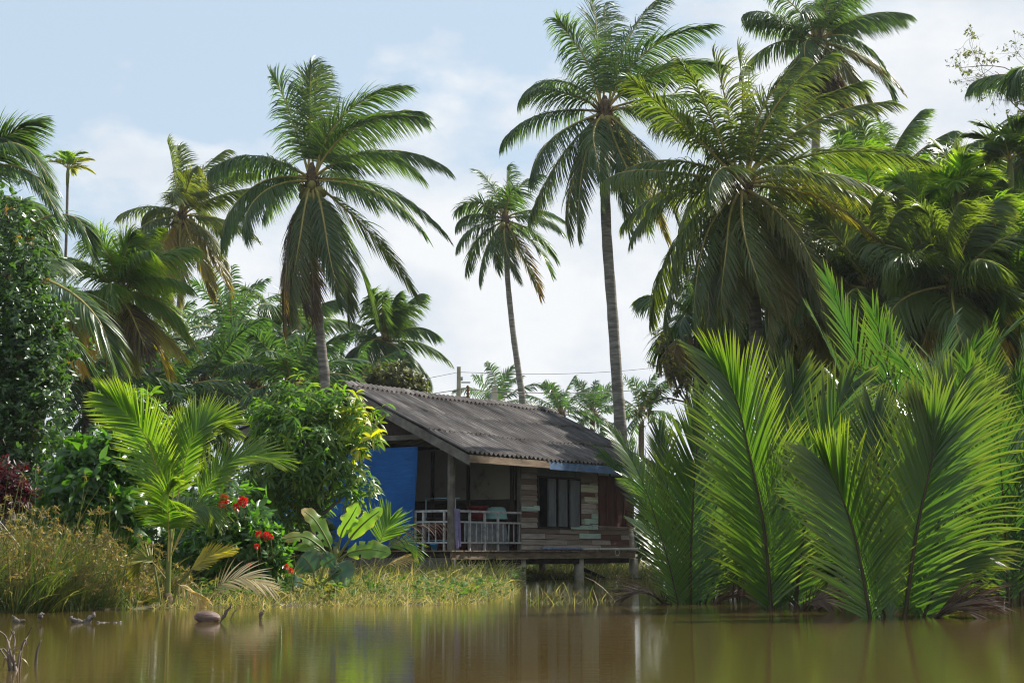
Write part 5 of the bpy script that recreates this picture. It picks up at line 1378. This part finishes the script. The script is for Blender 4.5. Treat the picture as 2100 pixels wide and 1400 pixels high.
# ------------------------------------------------------------------ things in the water and by the bank
def floaters():
    rng = rnd(601)
    c = G(425, 1274)
    mb = MB(); th = np.linspace(0, np.pi, 12)
    prof = np.stack([np.sin(th) * .09, -np.cos(th) * .165], 1); mb.lathe(prof, sides=16)
    v = np.vstack(mb.v); v = np.stack([v[:, 2], v[:, 1], v[:, 0] * .95], 1)
    f = np.vstack(mb.q); mb = MB(); mb.add(v + rng.normal(0, .002, v.shape), f)
    o = mb.build('floating_coconut', M['husk']); o.location = c + [0, 0, .055]; o.rotation_euler = (0, R(4), R(8)); tag(o, 'brown husked coconut floating in the water before the young palm', 'coconut')

    def drift(pts, w, name, lab, cat, D, mat='drift', flat=.35):
        c = catmull([P(x, y, D) for x, y in pts], 14); b = MB(); t = np.linspace(0, 1, 14)
        b.tube(c + rng.normal(0, w * .18, c.shape), w * (.25 + .8 * np.sin(np.pi * np.clip(t, .05, .95))) * rng.uniform(.65, 1.15, 14), 7)
        tag(b.build(name, M[mat], None, c[0]), lab, cat)
    D = G(170, 1276)[1]
    drift([(146, 1262), (156, 1274), (172, 1279), (186, 1268), (193, 1258)], .05, 'driftwood', 'curved pale driftwood piece with raised ends on the water at left', 'driftwood', D)
    drift([(196, 1274), (210, 1277), (224, 1276)], .022, 'drift_twig', 'short pale twig floating right of the curved driftwood', 'twig', D)
    drift([(26, 1262), (34, 1274), (52, 1272)], .035, 'driftwood', 'dark driftwood stub at the left edge of the sedge', 'driftwood', D, 'bark')
    drift([(78, 1272), (84, 1262), (88, 1258)], .035, 'driftwood', 'pale stump chip between the stub and the curved driftwood', 'driftwood', D)
    drift([(230, 1275), (240, 1278), (250, 1274)], .02, 'drift_twig', 'small grey twig bundle at the end of the driftwood row', 'twig', D)
    drift([(450, 1276), (462, 1258), (475, 1238)], .022, 'stick', 'dark stick leaning out of the water beside the floating coconut', 'stick', G(450, 1276)[1], 'bark')
    drift([(533, 1272), (536, 1258), (541, 1250)], .028, 'stick', 'short stump stick standing in shallow water right of the dry frond', 'stick', G(533, 1270)[1], 'twig')
    drift([(472, 1272), (478, 1258), (488, 1246)], .012, 'stick', 'thin twig left of the short stump stick in the shallows', 'stick', G(472, 1270)[1], 'twig')
    # near twigs, lower left corner
    D = G(40, 1372)[1]; org = G(40, 1372)
    r = empty('twig_tuft', org, 'tuft of dry curled twigs standing in the near water at lower left', 'twigs')
    for pts in ([(30, 1385), (22, 1340), (12, 1305), (-6, 1290)], [(34, 1385), (40, 1340), (58, 1300), (66, 1284)], [(26, 1385), (20, 1350), (8, 1330), (0, 1332)], [(38, 1385), (44, 1330), (52, 1310), (55, 1325)], [(20, 1385), (16, 1330), (26, 1295), (30, 1300)], [(36, 1385), (28, 1345), (30, 1310), (22, 1290)], [(32, 1380), (10, 1345), (-6, 1322)]):
        b = MB(); b.tube(catmull([P(x, y, D + rng.normal(0, .1)) for x, y in pts], 12), np.linspace(.012, .004, 12), 5); b.build('twig', M['twig'], r, org)
    for k in range(4):
        b = MB(); x = rng.uniform(5, 55); y = rng.uniform(1300, 1350); p = P(x, y, D)
        ribbons(b, p[None], rng.normal(0, 1, (1, 3)) + [[.5, 0, .3]], rng.normal(0, 1, (1, 3)), .12, .016, [.5, 1, .9, .5, .1], 1.6, 0, .5, .9); b.build('dry_leaf', M['sedge'], r, org)
    D = G(76, 1360)[1]
    b = MB(); b.tube(catmull([P(73, 1368, D), P(76, 1335, D), P(84, 1312, D)], 8), np.linspace(.016, .006, 8), 6); tag(b.build('reed_stalk', M['bark'], None, P(73, 1368, D)), 'single dark reed stalk leaning in the near water', 'reed')
    # plank under the house
    p = G(1222, 1186); b = MB(); b.box(-.45, .5, -.12, .12, -.05, .05)
    o = b.build('drifting_plank', M['dark_wood'], smooth=False); o.location = p + [0, 0, .12]; o.rotation_euler = (0, R(24), R(10)); tag(o, 'dark plank tilted out of the water between the piles', 'plank')


floaters()


# ------------------------------------------------------------------ poles and wires
def poles():
    Y = 78.0
    top = P(941, 752, Y); base = np.array([top[0], top[1], .35])
    r = empty('utility_pole', base, 'square concrete utility pole with steel bracket rising behind the ridge', 'utility pole', 'utility poles')
    mb = MB(); hgt = top[2] - base[2]; v = [(x * w, y * w, z) for z, w in ((0, .17), (hgt, .095)) for x, y in ((-1, -1), (1, -1), (1, 1), (-1, 1))]
    mb.add(v, [(0, 1, 5, 4), (1, 2, 6, 5), (2, 3, 7, 6), (3, 0, 4, 7), (4, 5, 6, 7)]); mb.build('pole_shaft', M['concrete'], r, None, False)
    for py in (784, 814):
        z = P(941, py, Y)[2] - base[2]; mb = MB(); mb.box(.12, .58, -.03, .03, z - .03, z + .03); mb.build('bracket', M['metal'], r, None, False)
    z = P(941, 802, Y)[2] - base[2]
    mb = MB(); mb.lathe([(.0, -.35), (.05, -.35), (.10, -.28), (.05, -.2), (.10, -.12), (.05, -.04), (.10, .04), (.05, .12), (.1, .2), (.04, .3), (0, .3)], (.46, 0, z), 12); mb.build('insulator', M['brown'], r, None)
    mb = MB(); mb.box(.1, .2, -.05, .05, P(941, 776, Y)[2] - base[2] - .1, P(941, 776, Y)[2] - base[2] + .08); mb.build('clamp', M['metal'], r, None, False)
    top2 = P(1014, 792, 95); b2 = np.array([top2[0], top2[1], .35])
    r2 = empty('utility_pole', b2, 'second utility pole half hidden among the far oil palms', 'utility pole', 'utility poles')
    mb = MB(); hgt = top2[2] - .35; v = [(x * w, y * w, z) for z, w in ((0, .24), (hgt, .17)) for x, y in ((-1, -1), (1, -1), (1, 1), (-1, 1))]
    mb.add(v, [(0, 1, 5, 4), (1, 2, 6, 5), (2, 3, 7, 6), (3, 0, 4, 7), (4, 5, 6, 7)]); mb.build('pole_shaft', M['concrete'], r2, None, False)
    mb = MB(); mb.box(-.30, -.19, -.08, .08, hgt - 1.0, hgt - .4); mb.build('fuse_box', M['metal'], r2, None, False)

    def wire(lab, pts, r):
        c = catmull([P(*p) for p in pts], 24); b = MB(); b.tube(c, r, 5); tag(b.build('power_line', M['wire'], None, c[0]), lab, 'cable', 'power lines')
    wire('upper thin wire leading left from the concrete pole top', [(700, 812, 60), (870, 777, 72), (940, 763, 78)], .013)
    wire('upper thin wire sagging right from the concrete pole top', [(942, 763, 78), (1100, 767, 80), (1250, 762, 84), (1370, 750, 88), (1560, 722, 95)], .013)
    wire('lower thick wire leading left behind the roof ridge', [(700, 838, 60), (880, 808, 74), (941, 799, 78)], .022)
    wire('lower thick wire running right behind the two grey trunks', [(942, 797, 78), (1030, 803, 84), (1180, 806, 88), (1300, 800, 92), (1500, 780, 100)], .022)
    Y = 57.0
    b0 = np.array([P(246, 800, Y)[0], Y, .35]); z = P(246, 772, Y)[2]
    r3 = empty('street_lamp', b0, 'street lamp with a long arm and flat grey head above the bushes', 'street lamp')
    mb = MB(); mb.tube([(0, 0, 0), (0, 0, z - .35 + .2)], [.09, .07], 10); mb.build('pole_shaft', M['concrete'], r3, None)
    e = P(302, 758, Y) - b0
    mb = MB(); mb.tube(catmull([(0, 0, z - .35), (e[0] * .5, 0, e[2] * .45 + (z - .35) * .55), (e[0], 0, e[2])], 10), .03, 8); mb.build('lamp_arm', M['metal'], r3, None)
    mb = MB(); prof = [(-.02, .05, .0), (.08, .10, .03), (.3, .13, .05), (.5, .10, .02)]
    rows = []
    for x, w, zz in prof: rows += [(e[0] + x, -w, e[2] - .07), (e[0] + x, w, e[2] - .07), (e[0] + x, w * .7, e[2] + .06 + zz), (e[0] + x, -w * .7, e[2] + .06 + zz)]
    q = [(k * 4 + j, k * 4 + (j + 1) % 4, k * 4 + 4 + (j + 1) % 4, k * 4 + 4 + j) for k in range(3) for j in range(4)] + [(0, 3, 2, 1), (12, 13, 14, 15)]
    mb.add(rows, q); mb.build('lamp_head', M['metal'], r3, None, False)
    wire('thin wire slanting from the lamp towards the house, upper one', [(246, 770, 57), (330, 805, 55), (450, 850, 50), (620, 900, 44)], .010)
    wire('thin wire slanting from the lamp towards the house, lower one', [(246, 782, 57), (330, 815, 55), (450, 860, 50), (620, 910, 44)], .010)
    wire('thin level wire left of the lamp over the dark tree', [(-60, 742, 52), (100, 746, 54), (246, 746, 57)], .010)


poles()

# ------------------------------------------------------------------ sky, sun, camera
SUN_AZ, SUN_EL = 32.0, 44.0      # azimuth from +X towards +Y
w = bpy.data.worlds.new('World'); scene.world = w; w.use_nodes = True
nt = w.node_tree; nt.nodes.clear()
out = nt.nodes.new('ShaderNodeOutputWorld'); bg = nt.nodes.new('ShaderNodeBackground'); bg.inputs['Strength'].default_value = 0.10
sky = nt.nodes.new('ShaderNodeTexSky'); sky.sky_type = 'NISHITA'; sky.sun_disc = False; sky.sun_elevation = R(SUN_EL); sky.sun_rotation = R(90 - SUN_AZ)
sky.air_density = 1.0; sky.dust_density = 2.0; sky.ozone_density = 1.0
tc = nt.nodes.new('ShaderNodeTexCoord')
sep = nt.nodes.new('ShaderNodeSeparateXYZ'); nt.links.new(tc.outputs['Generated'], sep.inputs[0])


def wnoise(scale, det, loc=(0, 0, 0), sc=(1, 1, 1.8)):
    mp = nt.nodes.new('ShaderNodeMapping'); mp.inputs['Scale'].default_value = sc; mp.inputs['Location'].default_value = loc
    nt.links.new(tc.outputs['Generated'], mp.inputs[0])
    n = nt.nodes.new('ShaderNodeTexNoise'); n.inputs['Scale'].default_value = scale; n.inputs['Detail'].default_value = det; n.inputs['Roughness'].default_value = .55
    nt.links.new(mp.outputs[0], n.inputs['Vector']); return n.outputs['Fac']


c1 = wnoise(6.0, 10, (.3, .1, .0)); c2 = wnoise(19.0, 8, (.8, 0, .2))
f = math_(nt, 'ADD', math_(nt, 'MULTIPLY', c1, .72), math_(nt, 'MULTIPLY', c2, .28))
# more cloud low down and to the right
f = math_(nt, 'ADD', f, math_(nt, 'MULTIPLY', math_(nt, 'SUBTRACT', .305, sep.outputs['Z']), 1.7))
f = math_(nt, 'ADD', f, math_(nt, 'MULTIPLY', sep.outputs['X'], .55))
cov = ramp(nt, f, [(0.46, (0, 0, 0)), (0.545, (.75, .75, .75)), (0.66, (1, 1, 1))])
shade = ramp(nt, wnoise(9.0, 6, (.1, .5, .4)), [(0.36, (4.5, 4.95, 5.5)), (0.60, (5.9, 6.05, 6.2))])
base = mixc(nt, .8, sky.outputs[0], (3.9, 4.78, 5.65))
col = mixc(nt, cov, base, shade)
nt.links.new(col, bg.inputs['Color']); nt.links.new(bg.outputs[0], out.inputs[0])

hz, hnt, hout = newmat('thin_haze')
pv = hnt.nodes.new('ShaderNodeVolumePrincipled'); pv.inputs['Color'].default_value = (.92, .96, 1.0, 1); pv.inputs['Density'].default_value = 0.0002; pv.inputs['Anisotropy'].default_value = .2
hnt.links.new(pv.outputs[0], hout.inputs['Volume'])
mb = MB(); mb.box(-2600, 2600, -450, 4100, -2.2, 26)
ho = tag(mb.build('haze', hz, smooth=False), kind='stuff')

sd = bpy.data.lights.new('sun', 'SUN'); sd.energy = 5.0; sd.angle = R(.5); sd.color = (1.0, .955, .88)
so = bpy.data.objects.new('sun', sd); COL.objects.link(so)
dirv = Vector((math.cos(R(SUN_EL)) * math.cos(R(SUN_AZ)), math.cos(R(SUN_EL)) * math.sin(R(SUN_AZ)), math.sin(R(SUN_EL))))
so.rotation_euler = dirv.to_track_quat('Z', 'Y').to_euler(); so.location = dirv * 60

cd = bpy.data.cameras.new('camera'); cam = bpy.data.objects.new('camera', cd); COL.objects.link(cam)
cd.sensor_width = 36.0; cd.lens = 36.0 * FPX / 2100.0; cd.clip_end = 6000; cd.clip_start = .1
cam.location = (0, 0, CAM_H); cam.rotation_euler = (R(90) + PITCH, 0, 0)
scene.camera = cam
vs = scene.view_settings
vs.view_transform = 'Standard'; vs.look = 'None'; vs.exposure = 0.66; vs.gamma = 1.0
scene.cycles.use_denoising = True
scene.cycles.max_bounces = 8; scene.cycles.transmission_bounces = 4; scene.cycles.diffuse_bounces = 4; scene.cycles.glossy_bounces = 3
scene.cycles.use_adaptive_sampling = True; scene.cycles.adaptive_threshold = 0.008
scene.cycles.pixel_filter_type = 'BLACKMAN_HARRIS'; scene.cycles.filter_width = 1.15
